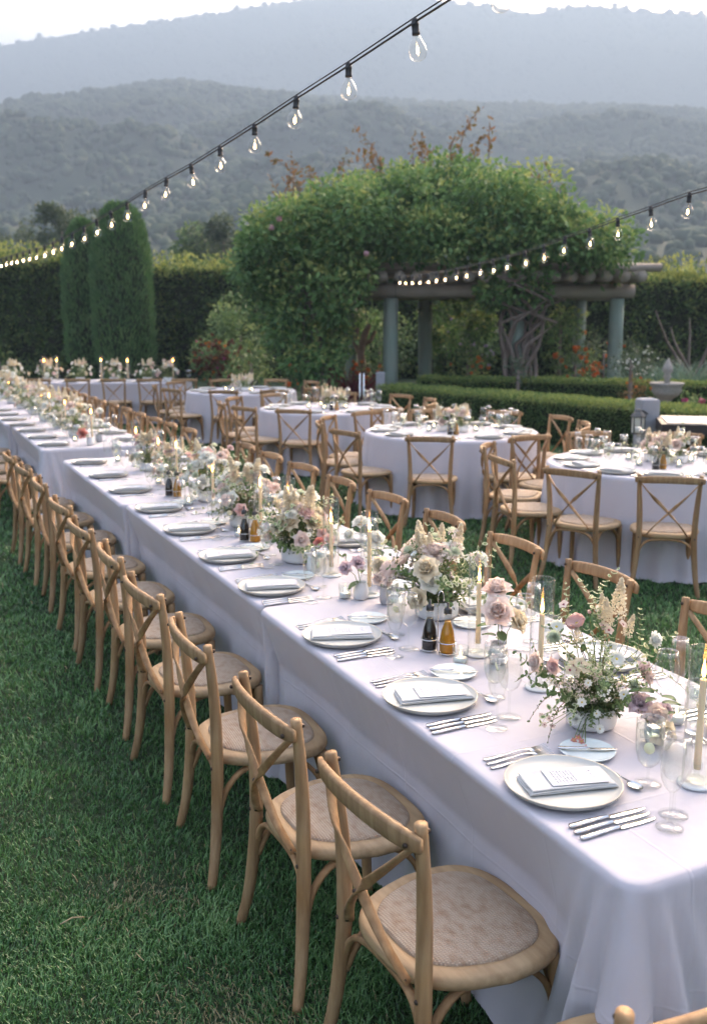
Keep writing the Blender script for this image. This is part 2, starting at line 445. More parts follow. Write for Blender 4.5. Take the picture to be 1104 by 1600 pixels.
DRY = [(at_z(225, 1400, 0), .16, .6), (at_z(335, 1590, 0), .15, .8), (at_z(440, 1590, 0), .12, .5), (at_z(640, 770, 0), .6, .5), (at_z(610, 905, 0), .3, .4)]
def lawn():
    """mown blades, thinner on the ground and broader with distance from where they are seen"""
    n0 = 1200000
    r = np.where(rng.random(n0) < .26, np.sqrt(rng.uniform(1.2 ** 2, 3.2 ** 2, n0)), 3.2 * (24 / 3.2) ** rng.random(n0))
    th = rng.uniform(R(-48), R(40), n0)
    x = r * np.sin(th); y = r * np.cos(th)
    keep = (np.abs(x) < y * .48 + .8) & (y > .9)
    x, y, r = x[keep], y[keep], r[keep]
    x = x[:420000]; y = y[:420000]; r = r[:420000]
    dry = np.zeros(len(x))
    for c, rad, am in DRY:
        d2 = ((x - c.x) ** 2 + (y - c.y) ** 2) / rad ** 2
        dry = np.maximum(dry, am * np.exp(-d2) * (1 + .6 * fbm(x * 9, y * 9, 2, 5)))
    keep = rng.random(len(x)) > dry * .35
    x, y, r, dry = x[keep], y[keep], r[keep], np.clip(dry[keep], 0, 1); n = len(x)
    clump = fbm(x * 4.5, y * 4.5, 3, 3)
    k = np.maximum(1, r / 3.6)
    hgt = (.016 + .013 * rng.random(n) + .006 * clump) * np.minimum(1.5, k ** .35) * (1 - .45 * dry)
    wid = (.0016 + .0011 * rng.random(n)) * k
    a = rng.uniform(0, 2 * np.pi, n); lean = rng.uniform(.2, 1.25, n) * hgt
    wind = a + fbm(x * 3, y * 3, 2, 9) * .8
    dx, dy = np.cos(wind) * lean, np.sin(wind) * lean
    sx, sy = -np.sin(a) * wid, np.cos(a) * wid
    V = np.empty((n, 5, 3), np.float32)
    V[:, 0] = np.c_[x - sx, y - sy, np.zeros(n)]; V[:, 1] = np.c_[x + sx, y + sy, np.zeros(n)]
    V[:, 2] = np.c_[x + sx * .8 + dx * .4, y + sy * .8 + dy * .4, hgt * .68]; V[:, 3] = np.c_[x - sx * .8 + dx * .4, y - sy * .8 + dy * .4, hgt * .68]
    V[:, 4] = np.c_[x + dx, y + dy, hgt * .95]
    b = np.arange(n)[:, None] * 5
    F = np.concatenate([b + np.array([0, 1, 2]), b + np.array([0, 2, 3]), b + np.array([3, 2, 4])])
    var = np.clip(.42 + .22 * clump + rng.normal(0, .2, n), 0, .93)
    straw = (rng.random(n) < .006 + dry * .6)
    var = np.where(straw, 1.0, var * (1 - .2 * dry))
    m = mat('lawn_blades', (.04, .11, .04), .38, .5, var=[(0, (.030, .090, .026)), (.45, (.060, .175, .048)), (.9, (.15, .29, .095)), (.97, (.15, .25, .10)), (1, (.34, .28, .15))], trans=.22)
    o = obj('lawn_grass', np_mesh('lawn_grass', V.reshape(-1, 3), F, m, np.repeat(var, 5)))
    tag(o, 'short mown green lawn with a few worn straw patches', 'grass', kind='stuff')
lawn()

def litter():
    mb = MB(); mb.tube([(0, 0, .012), (.035, .008, .02), (.07, .006, .014)], [.002, .0022, .0015], 5)
    me = mb.mesh('straw', mat('straw', (.42, .30, .17), .8))
    for i, (x, y, rz, s) in enumerate([(95, 1450, .4, 1.1), (225, 1505, 2.2, .7), (365, 1393, 1.2, .5)]):
        o = obj('dry_stalk', me, None, at_z(x, y, .012), (0, 0, rz), s)
        tag(o, ['long pale dry stalk lying on the lawn at far left', 'short reddish dry stalk lying on the lawn near the bottom', 'tiny dry yellow stalk on the lawn near a chair foot'][i], 'stalk', 'dry stalks on the lawn')
litter()

HILLM = mat('hill_chaparral', (.045, .064, .038), .95, .1, noise=[(.03, (.060, .070, .042), .8), (.2, (.030, .044, .026), .8), (.010, (.085, .070, .052), .3)])
def ico(sub=1):
    import bmesh
    bm = bmesh.new(); bmesh.ops.create_icosphere(bm, subdivisions=sub, radius=1)
    V = np.array([v.co[:] for v in bm.verts]); F = np.array([[v.index for v in f.verts] for f in bm.faces]); bm.free()
    return V, F

RIDGE2 = np.array([(-900, 190), (-300, 205), (0, 186), (80, 172), (180, 152), (300, 138), (420, 152), (520, 158), (700, 166), (800, 170), (1000, 173), (1104, 188), (1500, 190), (2200, 200)], float)
RIDGE1 = np.array([(-900, 150), (-300, 110), (0, 72), (100, 55), (200, 40), (300, 28), (440, 4), (520, -6), (640, -8), (700, 4), (760, 8), (830, 22), (880, 12), (930, 8), (1000, 18), (1104, 22), (1500, 60), (2200, 120)], float)
def crest_fn(tab, Y):
    pts = [at_y(x, y, Y) for x, y in tab]
    px = np.array([p.x for p in pts]); pz = np.array([p.z for p in pts])
    return lambda X: np.interp(X, px, pz)
def hill(name, tab, Y0, Yc, Y1, half, nx, ny, rough, seed, exp_=1.15):
    c = crest_fn(tab, Yc)
    def h(X, Y):
        t = np.clip((Y - Y0) / (Yc - Y0), 0, 1)
        back = np.clip((Y - Yc) / (Y1 - Yc), 0, 1)
        cz = c(X * Yc / np.maximum(Y, Yc * .35)) if False else c(X)
        gul = fbm(X / (Yc * .16), Y / (Yc * .10), 4, seed) * rough * Yc * np.sin(np.pi * np.clip(t, 0, 1)) ** .8 * (1 - back)
        return cz * (t ** exp_) * (1 - .35 * back) + gul + fbm(X / 14, Y / 14, 3, seed + 4) * rough * 40 * t
    xs = np.linspace(-half, half, nx); ys = np.concatenate([np.linspace(Y0, Yc, ny), np.linspace(Yc, Y1, 10)[1:]])
    X, Y = np.meshgrid(xs, ys); Z = h(X, Y) - .3
    F = [(j * nx + i, j * nx + i + 1, (j + 1) * nx + i + 1, (j + 1) * nx + i) for j in range(len(ys) - 1) for i in range(nx - 1)]
    o = obj(name, np_mesh(name, np.c_[X.ravel(), Y.ravel(), Z.ravel()], F, HILLM, smooth=True)); tag(o, kind='structure')
    return h
h2 = hill('near_hillside', RIDGE2, 150, 900, 1150, 1000, 240, 100, .022, 21)
h1 = hill('far_mountain', RIDGE1, 1000, 1700, 2100, 2000, 300, 80, .022, 33, 1.05)

def woodland(name, h, n, Y0, Y1, half, smin, smax, seed, label):
    g = np.random.default_rng(seed)
    X = g.uniform(-half, half, n * 3); Y = Y0 + (Y1 - Y0) * g.random(n * 3) ** .85
    dens = fbm(X / (Y1 * .09), Y / (Y1 * .07), 3, seed) + .9 * (Y > Y1 * .94)
    k = (dens > -1.6) & (np.abs(X) < Y * .47 + 30); X = X[k][:n]; Y = Y[k][:n]; n = len(X)
    V0, F0 = ico(1); nv = len(V0)
    S = g.uniform(smin, smax, n) * (.75 + .5 * g.random(n)) * (.42 + .58 * Y / Y1)
    # four lumpy crown shapes
    shapes = []
    for q in range(6):
        rr = 1 + .28 * np.sin(V0[:, 0] * 4 + q * 1.7) * np.sin(V0[:, 1] * 5 + q) + .26 * g.normal(size=nv)
        shapes.append(V0 * rr[:, None] * np.array([1, 1, .85 + .12 * q % .4]))
    sh = np.array(shapes)[g.integers(0, 6, n)]
    rot = g.uniform(0, 6.28, n); c, s = np.cos(rot)[:, None], np.sin(rot)[:, None]
    W = np.stack([sh[..., 0] * c - sh[..., 1] * s, sh[..., 0] * s + sh[..., 1] * c, sh[..., 2]], -1) * S[:, None, None]
    W += np.stack([X, Y, h(X, Y) + S * .35], -1)[:, None, :]
    F = (F0[None] + np.arange(n)[:, None, None] * nv).reshape(-1, 3)
    var = np.repeat(np.clip(g.normal(.45, .22, n), 0, 1), nv)
    m = mat(name + '_leaf', (.06, .09, .05), .9, .1, var=[(0, (.040, .062, .036)), (.5, (.055, .080, .044)), (1, (.085, .10, .055))], noise=(.5, (.03, .045, .026), .5))
    o = obj(name, np_mesh(name, W.reshape(-1, 3), F, m, var, smooth=True))
    tag(o, label, 'woodland', kind='stuff')
woodland('hillside_woodland', h2, 30000, 160, 925, 470, 1.2, 3.9, 5, 'hazy blue green scrub and oaks covering the nearer hillside')
woodland('ridge_woodland', h1, 7000, 1050, 1730, 900, 2.5, 6, 6, 'faint trees along the far hazy mountain ridge')

def blocker_ring():
    """unseen hills added left, right and behind to block low sky light"""
    az = np.radians(np.linspace(62, 298, 120)); rr = np.linspace(160, 900, 26)
    A, D = np.meshgrid(az, rr); t = (D - 160) / 740
    Z = (42 + 20 * fbm(A * 3, A * 0 + 2, 3, 14)) * np.clip(t * 1.5, 0, 1) ** 1.1 + 14 * fbm(A * 14, D / 90, 3, 17) * t - .3
    n = len(az); F = [(j * n + i, j * n + i + 1, (j + 1) * n + i + 1, (j + 1) * n + i) for j in range(len(rr) - 1) for i in range(n - 1)]
    tag(obj('added_hills', np_mesh('added_hills', np.c_[(np.sin(A) * D).ravel(), (np.cos(A) * D).ravel(), Z.ravel()], F, HILLM, smooth=True)), kind='structure')  # out of view, added to cut light from the low sky
blocker_ring()

# the air of the valley: closed box round everything, even density
mb = MB(); mb.box((-2600, -1000, -1.2), (2600, 2400, 585))
HZ = bpy.data.materials.new('haze'); HZ.use_nodes = True
hn = HZ.node_tree.nodes; hn.clear(); ho = hn.new('ShaderNodeOutputMaterial'); hv = hn.new('ShaderNodeVolumePrincipled')
hv.inputs['Color'].default_value = (.33, .455, .61, 1); hv.inputs['Density'].default_value = 0.00135; hv.inputs['Anisotropy'].default_value = .15
HZ.node_tree.links.new(hv.outputs[0], ho.inputs['Volume'])
hz = obj('haze', mb.mesh('haze', HZ)); tag(hz, 'pale blue evening haze lying over the valley and hills', 'haze', kind='stuff')

# ------------------------------------------------------------------ foliage
def leaf_mesh(name, C, D, size, mat_, var, wid=.42, g=rng, curl=.18):
    C = np.asarray(C, float); D = np.asarray(D, float); n = len(C)
    D = D / np.maximum(1e-6, np.linalg.norm(D, axis=1))[:, None]
    s = np.cross(D, g.normal(size=(n, 3))); s /= np.maximum(1e-6, np.linalg.norm(s, axis=1))[:, None]
    up = np.cross(s, D)
    sz = (np.asarray(size) * g.uniform(.65, 1.3, n))[:, None]
    V = np.empty((n, 4, 3))
    V[:, 0] = C; V[:, 1] = C + D * sz * .5 + s * sz * wid * .5 + up * sz * curl * .5
    V[:, 2] = C + D * sz; V[:, 3] = C + D * sz * .5 - s * sz * wid * .5 + up * sz * curl * .5
    F = np.arange(n * 4).reshape(n, 4)
    return np_mesh(name, V.reshape(-1, 3), F, mat_, np.repeat(np.clip(var, 0, 1), 4))

def hedge(name, label, A, B, width, z1, leaf, dens, m, group=None, z0=0.0, bump=.05, toplit=.35, wild=0.0):
    """clipped hedge from A to B (front line of the base), its width going back to the left of A->B"""
    A = Vector((A[0], A[1], 0)); B = Vector((B[0], B[1], 0)); L = (B - A).length
    ux, uy = (B - A).x / L, (B - A).y / L
    root = thing(name, label, 'hedge', A, math.atan2(uy, ux), group)
    mb = MB(); q = .07
    mb.box((q, q, z0), (L - q, width - q, z1 - q)); obj('core', mb.mesh('hedge_core', CORE), root)
    faces = [((0, 0, z0), (L, 0, 0), (0, 0, z1 - z0), (0, -1, 0)), ((0, 0, z1), (L, 0, 0), (0, width, 0), (0, 0, 1)), ((0, 0, z0), (0, width, 0), (0, 0, z1 - z0), (-1, 0, 0)),
             ((L, 0, z0), (0, width, 0), (0, 0, z1 - z0), (1, 0, 0))]
    Cs, Ds, Vs = [], [], []
    for o_, e1, e2, nn in faces:
        area = np.linalg.norm(e1) * np.linalg.norm(e2); k = int(area * dens)
        a = rng.random(k)[:, None]; b = rng.random(k)[:, None]
        P = np.array(o_) + a * np.array(e1) + b * np.array(e2)
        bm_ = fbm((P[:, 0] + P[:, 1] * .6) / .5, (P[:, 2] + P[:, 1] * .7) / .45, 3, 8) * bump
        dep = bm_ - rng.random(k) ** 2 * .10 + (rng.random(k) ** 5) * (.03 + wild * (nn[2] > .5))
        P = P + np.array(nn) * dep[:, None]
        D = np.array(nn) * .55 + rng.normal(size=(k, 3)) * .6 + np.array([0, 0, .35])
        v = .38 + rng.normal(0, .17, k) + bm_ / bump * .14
        v = v + np.where(nn[2] > .5, toplit, 0) * rng.random(k) + np.where((nn[2] < .5), toplit * np.clip((P[:, 2] - z1 + .09 * z1 + .1) / (.09 * z1 + .1), 0, 1) * rng.random(k), 0)  # top and upper face leaves yellower: backlight put into the leaf colour
        Cs.append(P); Ds.append(D); Vs.append(v)
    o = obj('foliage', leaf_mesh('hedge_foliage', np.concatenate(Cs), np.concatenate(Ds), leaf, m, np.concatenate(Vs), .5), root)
    o['kind'] = 'stuff'
    return root

hedge('tall_hedge', 'tall dark clipped hedge at far left behind the flower-topped far table', (-22, 32.5), (-8.7, 32.5), 1.6, 3.72, .15, 420, HEDGE, 'tall clipped hedges', bump=.12, toplit=.8, wild=.5)
hedge('tall_hedge', 'tall clipped hedge between the dark cypresses and the pergola', (-6.45, 32.3), (3.2, 32.3), 1.6, 3.42, .15, 420, HEDGE, 'tall clipped hedges', bump=.12, toplit=.8, wild=.5)
hedge('tall_hedge', 'tall hedge with yellow-green top behind the right end of the pergola', (2.5, 28.6), (17, 27.4), 1.8, 2.95, .14, 420, HEDGE, 'tall clipped hedges', bump=.14, toplit=.85, wild=.55)
hedge('boxwood_hedge', 'low clipped boxwood hedge running diagonally behind the round tables', (.42, 18.3), (4.55, 13.45), .85, .70, .034, 4200, BOX, 'low boxwood hedges', bump=.02, toplit=.55)
hedge('boxwood_hedge', 'low clipped boxwood hedge to the right of the lantern post', (4.35, 13.3), (9.0, 13.2), .85, .70, .036, 4000, BOX, 'low boxwood hedges', bump=.02, toplit=.55)
hedge('boxwood_hedge', 'low boxwood hedge in front of the pergola posts, left of the fountain', (1.3, 20.4), (5.6, 18.9), .8, .72, .045, 2400, BOX, 'low boxwood hedges', bump=.025, toplit=.5)
hedge('boxwood_hedge', 'low boxwood hedge behind the stone fountain', (5.85, 18.7), (10.5, 18.2), .8, .72, .045, 2400, BOX, 'low boxwood hedges', bump=.025, toplit=.5)

def cypress(label, x, y, r, h, lean=0, seed=0):
    g = np.random.default_rng(seed)
    root = thing('cypress_tree', label, 'cypress', (x, y, 0), 0, 'columnar cypresses')
    def rad(t): return r * (np.clip(t / .12, .72, 1)) * np.sqrt(np.clip(1 - np.clip((t - .55) / .46, 0, 1) ** 2.2, 0, 1))
    mb = MB(); prof = [(float(rad(t)) * .9 + .01, t * h * .985) for t in np.linspace(.02, 1, 14)]
    mb.lathe(prof, 14); obj('crown_core', mb.mesh('cypress_core', CORE), root)
    mb = MB(); mb.tube([(0, 0, 0), (0, 0, h * .3)], [.14, .1], 8); obj('trunk', mb.mesh('cypress_trunk', BARK), root)
    n = int(12000 * r * h / 4)
    t = g.random(n) ** .9; a = g.uniform(0, 2 * np.pi, n)
    rr = rad(t) * (1 + .05 * np.sin(a * 5 + t * 6) + .05 * fbm(a * 3, t * 9, 2, seed)) - g.random(n) ** 2 * .1 + g.random(n) ** 6 * .08
    C = np.c_[np.cos(a) * rr, np.sin(a) * rr, t * h]
    D = np.c_[np.cos(a) * .35, np.sin(a) * .35, np.ones(n)] + g.normal(size=(n, 3)) * .22
    o = obj('crown', leaf_mesh('cypress_crown', C, D, .16, CYP, g.normal(.45, .2, n) + .25 * fbm(a * 2.5, t * 14, 2, seed + 3), .22, g), root); o['kind'] = 'stuff'
cypress('broad tall dark cypress column, the right one of the two', -6.85, 30.2, .86, 5.15, seed=1)
cypress('slimmer dark cypress column half hidden behind the broad one', -8.15, 30.9, .62, 4.75, seed=2)

def lump_tree(name, label, cat, base, lumps, leaf, per, m, group=None, trunk=None, seed=0, droop=0.0, extra=None, lightup=.3):
    """lumps: (x,y,z,r) in world; leaves lie through each lump's shell"""
    g = np.random.default_rng(seed)
    root = thing(name, label, cat, base, 0, group); b = Vector(base)
    L = np.array(lumps, float); L[:, :3] -= np.array(base)
    Cs, Ds, Vs = [], [], []
    for x, y, z, r in L:
        k = int(per * (r / .5) ** 2); v = g.normal(size=(k, 3)); v /= np.linalg.norm(v, axis=1)[:, None]
        q = r * (1 - .5 * g.random(k) ** 1.6 + .25 * g.random(k) ** 5)
        Cs.append(np.array([x, y, z]) + v * q[:, None] * np.array([1, 1, .82]))
        Ds.append(v * .7 + g.normal(size=(k, 3)) * .6 + np.array([0, 0, -droop]))
        Vs.append(.42 + g.normal(0, .16) * .9 + g.normal(0, .15, k) + lightup * np.clip(v[:, 2], -.4, 1) * g.random(k))  # overhead light put into the colour: upward leaves of each lump lighter
    o = obj('crown', leaf_mesh(name + '_crown', np.concatenate(Cs), np.concatenate(Ds), leaf, m, np.concatenate(Vs), .5, g), root); o['kind'] = 'stuff'
    if trunk:
        for path, rad in trunk:
            mb = MB(); mb.tube([Vector(p) - b for p in path], rad, 8); obj('trunk' if path is trunk[0][0] else 'limb', mb.mesh(name + '_trunk', BARK), root)
    return root

def crown_lumps(c, rx, ry, rz, n, r0, seed):
    g = np.random.default_rng(seed); out = []
    for i in range(n):
        v = g.normal(size=3); v /= np.linalg.norm(v); q = .55 + .42 * g.random()
        out.append((c[0] + v[0] * rx * q, c[1] + v[1] * ry * q, c[2] + v[2] * rz * q, r0 * g.uniform(.7, 1.25)))
    return out

for i, (px, py, Y, rx, rz, m, lab) in enumerate([
        (98, 372, 48, 1.3, 1.7, OLIVE, 'soft grey-green tree rising behind the left hedge'),
        (140, 378, 50, 1.5, 1.6, OLIVE, 'pale yellow-green treetop just left of the broad cypress'),
        (308, 395, 52, 1.0, 1.2, SHRUB, 'small dark tree behind the middle hedge, left of the bare trunk'),
        (350, 388, 50, 1.4, 1.5, OLIVE, 'dark bushy tree behind the hedge beside the pergola vine'),
        (985, 425, 60, 2.2, .9, OLIVE, 'dark distant trees beyond the pergola at right'),
        (20, 395, 60, 2.4, 1.6, OLIVE, 'dim tree mass behind the hedge at far left')]):
    c = at_y(px, py, Y)
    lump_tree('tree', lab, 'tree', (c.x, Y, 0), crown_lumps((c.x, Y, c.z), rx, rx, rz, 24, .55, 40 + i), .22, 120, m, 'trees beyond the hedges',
              [([(c.x, Y, 0), (c.x + .1, Y, c.z * .6), (c.x - .05, Y, c.z + rz * .3)], [.2, .15, .06]),
               ([(c.x + .08, Y, c.z * .6), (c.x + rx * .5, Y + .2, c.z + .2)], [.1, .04])], 60 + i)

# ------------------------------------------------------------------ pergola and its vine
PY = 21.0
def pergola():
    root = thing('pergola', 'long rustic log pergola with grey-green posts carrying the vine', 'pergola', (3.0, PY, 0))
    o = Vector((3.0, PY, 0))
    zb = at_y(790, 466, PY).z
    def log(name, p, q, r, m, n=12):
        mb = MB(); p = Vector(p) - o; q = Vector(q) - o
        mb.tube([p, p.lerp(q, .33) + Vector((.01, .01, .008)), p.lerp(q, .66), q], [r, r * .97, r * 1.02, r * .96], n)
        return obj(name, mb.mesh('log', m), root)
    for px, Y, r in [(610, PY, .155), (962, PY + .4, .155), (808, PY + .1, .15), (497, PY - .2, .17), (664, PY + 3.2, .17), (905, PY + 3.6, .15), (548, PY + 3.6, .15)]:
        X = at_y(px, 500, Y).x
        log('post', (X, Y, 0), (X, Y, zb), r, POST)
    xl, xr = at_y(577, 452, PY).x, at_y(997, 452, PY).x
    z1 = zb + .15
    log('beam', (xl, PY, z1), (xr, PY + .4, z1), .15, BEAM)
    log('beam', (at_y(548, 452, PY + 3.4).x, PY + 3.4, z1), (at_y(935, 452, PY + 3.6).x + .4, PY + 3.6, z1), .15, BEAM)
    log('beam', (at_y(462, 450, PY).x, PY - .3, z1), (at_y(548, 452, PY + 3.6).x - .2, PY + 3.8, z1), .14, BEAM)
    z2 = z1 + .27
    n = 17
    for i in range(n):
        x = xl - .1 + (xr - xl + .0) * i / (n - 1)
        log('rafter', (x, PY - .55, z2), (x + .15, PY + 4.2, z2), .115, BEAM, 10)
    for y in (PY - .15, PY + 3.7):
        log('purlin', (xl - .9, y, z2 + .2), (xr + .45, y + .2, z2 + .2), .09, BEAM, 8)
pergola()

def vine():
    g = np.random.default_rng(77)
    prof = np.array([(375, 440), (388, 395), (405, 362), (440, 322), (485, 292), (540, 282), (600, 268), (650, 250), (700, 240), (760, 246), (800, 266), (845, 292), (885, 328), (920, 365), (945, 395), (958, 425)], float)
    Yc = PY + 1.2
    XT = np.array([at_y(x, y, Yc).x for x, y in prof]); ZT = np.array([at_y(x, y, Yc).z for x, y in prof]) - .35
    lumps = []
    zl = at_y(790, 425, PY).z
    def top(X, Y): return zl + (np.interp(X, XT, ZT) - zl) * np.sqrt(max(.05, 1 - ((Y - Yc) / 3.1) ** 2))
    for i in range(270):   # the dome's outer shell
        X = g.uniform(XT[0] + .15, XT[-1] - .45); Y = g.uniform(PY - .75, PY + 4.0)
        zt = top(X, Y); z = zt - g.random() ** 1.7 * .7
        if Y < PY + .3: z = zl + .42 + (zt - zl - .3) * g.random()
        lumps.append((X, Y - (.35 if Y < PY + .3 else 0), z, g.uniform(.32, .66)))
    for i in range(46):   # front skirt over the beam
        X = g.uniform(at_y(600, 400, PY).x, at_y(905, 400, PY).x)
        low = 0.12 * math.sin(X * 2.2) + .32
        lumps.append((X, PY - .7, zl + low + g.random() * .9, g.uniform(.25, .42)))
    for i in range(85):   # the curtain at the left end
        px = g.uniform(385, 560); t = g.random()
        lim = np.interp(px, [385, 405, 445, 520, 545, 560], [430, 480, 585, 590, 470, 430])
        y0 = np.interp(px, [372, 400, 430, 470, 560], [430, 380, 345, 320, 320]); p = at_y(px, y0 + t * (lim - y0), PY - .8)
        lumps.append((p.x, PY - .8 + g.uniform(-.3, .7), p.z, g.uniform(.3, .48)))
    for i in range(22):   # festoon over the middle trunk
        p = at_y(g.uniform(765, 850), g.uniform(420, 468), PY - .6)
        lumps.append((p.x, PY - .6 + g.uniform(-.1, .5), p.z, g.uniform(.2, .34)))
    for i in range(26):   # hanging deep inside, seen between the posts
        p = at_y(g.choice([560, 700, 740, 860]) + g.normal(0, 18), g.uniform(470, 540), PY + 3.4)
        lumps.append((p.x, PY + 3.4, p.z, g.uniform(.2, .4)))
    base = (at_y(808, 600, PY).x, PY - .1, 0)
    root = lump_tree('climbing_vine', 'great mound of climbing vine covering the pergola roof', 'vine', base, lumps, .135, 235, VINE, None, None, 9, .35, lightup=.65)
    b = Vector(base)
    for i in range(11):
        a = i / 11 * 6.28; r0 = .16 + .12 * g.random()
        pts = []
        for k in range(7):
            t = k / 6; an = a + t * g.uniform(-.9, .9) * 2; rr = r0 * (1 + 2.2 * t ** 2 + .5 * math.sin(t * 7 + i))
            pts.append((math.cos(an) * rr * 1.1, math.sin(an) * rr * .7 - .12, t * 2.75))
        mb = MB(); mb.tube(pts, [.06, .055, .05, .045, .04, .035, .03], 7); obj('stem', mb.mesh('vine_stem', BARK), root)
    x0 = at_y(497, 600, PY - .3).x - b.x
    for i in range(4):
        pts = [(x0 + .2 * math.sin(i * 2 + k * .8) - .1, -.45 + .1 * math.cos(i + k), k * .5) for k in range(7)]
        mb = MB(); mb.tube(pts, [.05, .045, .04, .035, .03, .03, .02], 6); obj('stem', mb.mesh('vine_stem', BARK), root)
    # young reddish shoots over the top
    Cs, Ds, Vs = [], [], []
    mb = MB()
    for i in range(26):
        px = g.uniform(400, 900); X = np.interp(px, prof[:, 0], XT); Y = Yc + g.uniform(-1.5, 1.2); z = top(X, Y) + .25
        l = g.uniform(.5, 1.25); dx = g.normal(0, .35) - (.35 if px < 620 else 0)
        pts = [np.array([X + dx * t * t, Y, z + l * t * (1 - .25 * t)]) for t in np.linspace(0, 1, 6)]
        mb.tube([Vector(p) - b for p in pts], [.012, .011, .010, .008, .006, .004], 4)
        for p in pts[1:]:
            for q in range(5): Cs.append(p - np.array(base) + g.normal(0, .04, 3)); Ds.append(g.normal(size=3) + [0, 0, .1]); Vs.append(g.random())
    obj('young_stems', mb.mesh('young_stems', BARK), root)['kind'] = 'stuff'
    o = obj('young_shoots', leaf_mesh('young_shoots', Cs, Ds, .12, VINERED, np.array(Vs), .45, g), root); o['kind'] = 'stuff'
    mb = MB()
    for px, py in [(436, 342), (424, 356), (572, 396)]:
        p = at_y(px, py, PY - 1.35) - b; blossom_ball(mb, p, .055, g)
        o = obj('rose_bloom', mb.mesh('rose_bloom', mat('vine_rose', (.72, .42, .45), .6, trans=.3) if 'vine_rose' not in MAT else MAT['vine_rose']), root); mb = MB()

def blossom_ball(mb, p, r, g):
    for i in range(14):
        v = Vector(g.normal(size=3)).normalized(); s = v.orthogonal().normalized() * r * .7; t = v.cross(s).normalized() * r * .7
        c = Vector(p) + v * r * .6
        mb.add([c - s, c - t + v * r * .3, c + s, c + t + v * r * .3], [(0, 1, 2, 3)])
vine()

# ------------------------------------------------------------------ garden plants
def flower_part(root, name, pts, r, m, seed, base):
    g = np.random.default_rng(seed); mb = MB(); b = Vector(base)
    for p in pts: blossom_ball(mb, Vector(p) - b, r * g.uniform(.7, 1.2), g)
    o = obj(name, mb.mesh(name, m), root); o['kind'] = 'stuff'

def shrub(label, px0, py0, px1, py1, Y, leaf, m, n=16, seed=0, name='shrub', cat='shrub', flowers=None, group='garden shrubs', depth=None):
    """a bush filling that stretch of the view at distance Y, rooted on the ground"""
    a = at_y(px0, py0, Y); b = at_y(px1, py1, Y); cx = (a.x + b.x) / 2; rx = abs(b.x - a.x) / 2; z1 = a.z; z0 = max(.05, b.z)
    rz = (z1 - z0) / 2; base = (cx, Y, 0); dd = depth or min(rx, 1.0)
    lumps = crown_lumps((cx, Y, (z0 + z1) / 2), rx, dd, rz, n, max(.12, min(rx, rz) * .42), seed)
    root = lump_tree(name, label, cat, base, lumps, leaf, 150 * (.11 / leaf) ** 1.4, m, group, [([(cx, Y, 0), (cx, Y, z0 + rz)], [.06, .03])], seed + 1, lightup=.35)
    if flowers:
        for fi, (fn, k, r, fm) in enumerate(flowers):
            g = np.random.default_rng(seed + 10 + fi); pts = []
            for i in range(k):
                l = lumps[g.integers(len(lumps))]; v = g.normal(size=3); v[1] = -abs(v[1]); v /= np.linalg.norm(v)
                pts.append((l[0] + v[0] * l[3], l[1] + v[1] * l[3] * 1.05, l[2] + v[2] * l[3]))
            flower_part(root, fn, pts, r, fm, seed + 20 + fi, base)
    return root

shrub('bush covered in orange and magenta flowers left of the pergola', 292, 520, 385, 600, 25.5, .09, SHRUB, 22, 100, flowers=[('orange_blooms', 24, .036, ORANGE), ('magenta_blooms', 10, .035, MAGENTA), ('bronze_leaves', 170, .05, BRONZE)])
shrub('tall pale green shrub just left of the hanging vine', 325, 462, 425, 585, 27.0, .11, SHRUB, 34, 101)
shrub('round green bush at the foot of the hanging vine', 345, 535, 440, 600, 24.2, .10, SHRUB, 22, 102)
shrub('low leafy plants with orange flowers under the pergola opening', 520, 560, 600, 612, 23.5, .09, SHRUB, 18, 103, flowers=[('orange_blooms', 26, .05, ORANGE)], cat='flowers', name='flowering_plant')
shrub('yellow-green leafy plant with orange flowers left of the pergola post', 425, 565, 495, 612, 22.5, .09, SHRUB, 14, 104, flowers=[('orange_blooms', 16, .06, ORANGE)], cat='flowers', name='flowering_plant')
shrub('loose green bush seen through the pergola behind its back post', 545, 478, 640, 600, 27.5, .12, SHRUB, 26, 105)
shrub('green bush with mauve flowers seen through the middle of the pergola', 690, 478, 780, 580, 27.0, .11, SHRUB, 26, 106, flowers=[('mauve_blooms', 40, .05, mat('mauve_bloom', (.38, .28, .42), .6))])
shrub('bright low bush with red flowers between the pergola posts', 690, 545, 770, 592, 23.5, .09, SHRUB, 18, 107, flowers=[('red_blooms', 12, .05, ORANGE)])
shrub('bushy plant with orange flowers right of the vine trunk', 850, 540, 945, 600, 22.4, .085, SHRUB, 26, 108, flowers=[('orange_blooms', 26, .055, ORANGE)])
shrub('pale leafy climber beside the vine trunk', 845, 455, 905, 560, 24.0, .11, SHRUB, 18, 109)
shrub('small grey-green plant at the foot of the vine trunk', 780, 560, 838, 602, PY - 1.4, .08, OLIVE, 12, 110)
shrub('rose bush with small white flowers beside the right pergola post', 950, 535, 1022, 590, 17.4, .065, OLIVE, 24, 111, flowers=[('white_blooms', 40, .02, WHITEF)])
shrub('reddish leafed rose stems below the white-flowered bush', 962, 585, 1005, 640, 17.0, .05, VINERED, 10, 112, flowers=[('orange_blooms', 6, .03, ORANGE)])
shrub('pink-flowered rose beside the fountain', 1060, 612, 1100, 645, 15.6, .05, SHRUB, 8, 113, flowers=[('pink_blooms', 3, .05, MAGENTA)])
shrub('low dark plants along the hedge foot at far left', -60, 540, 60, 600, 31.5, .12, HEDGE, 18, 115)
shrub('dark green plants behind the right hedge corner', 900, 520, 985, 585, 24.5, .1, OLIVE, 18, 116, flowers=[('orange_blooms', 14, .05, ORANGE)])

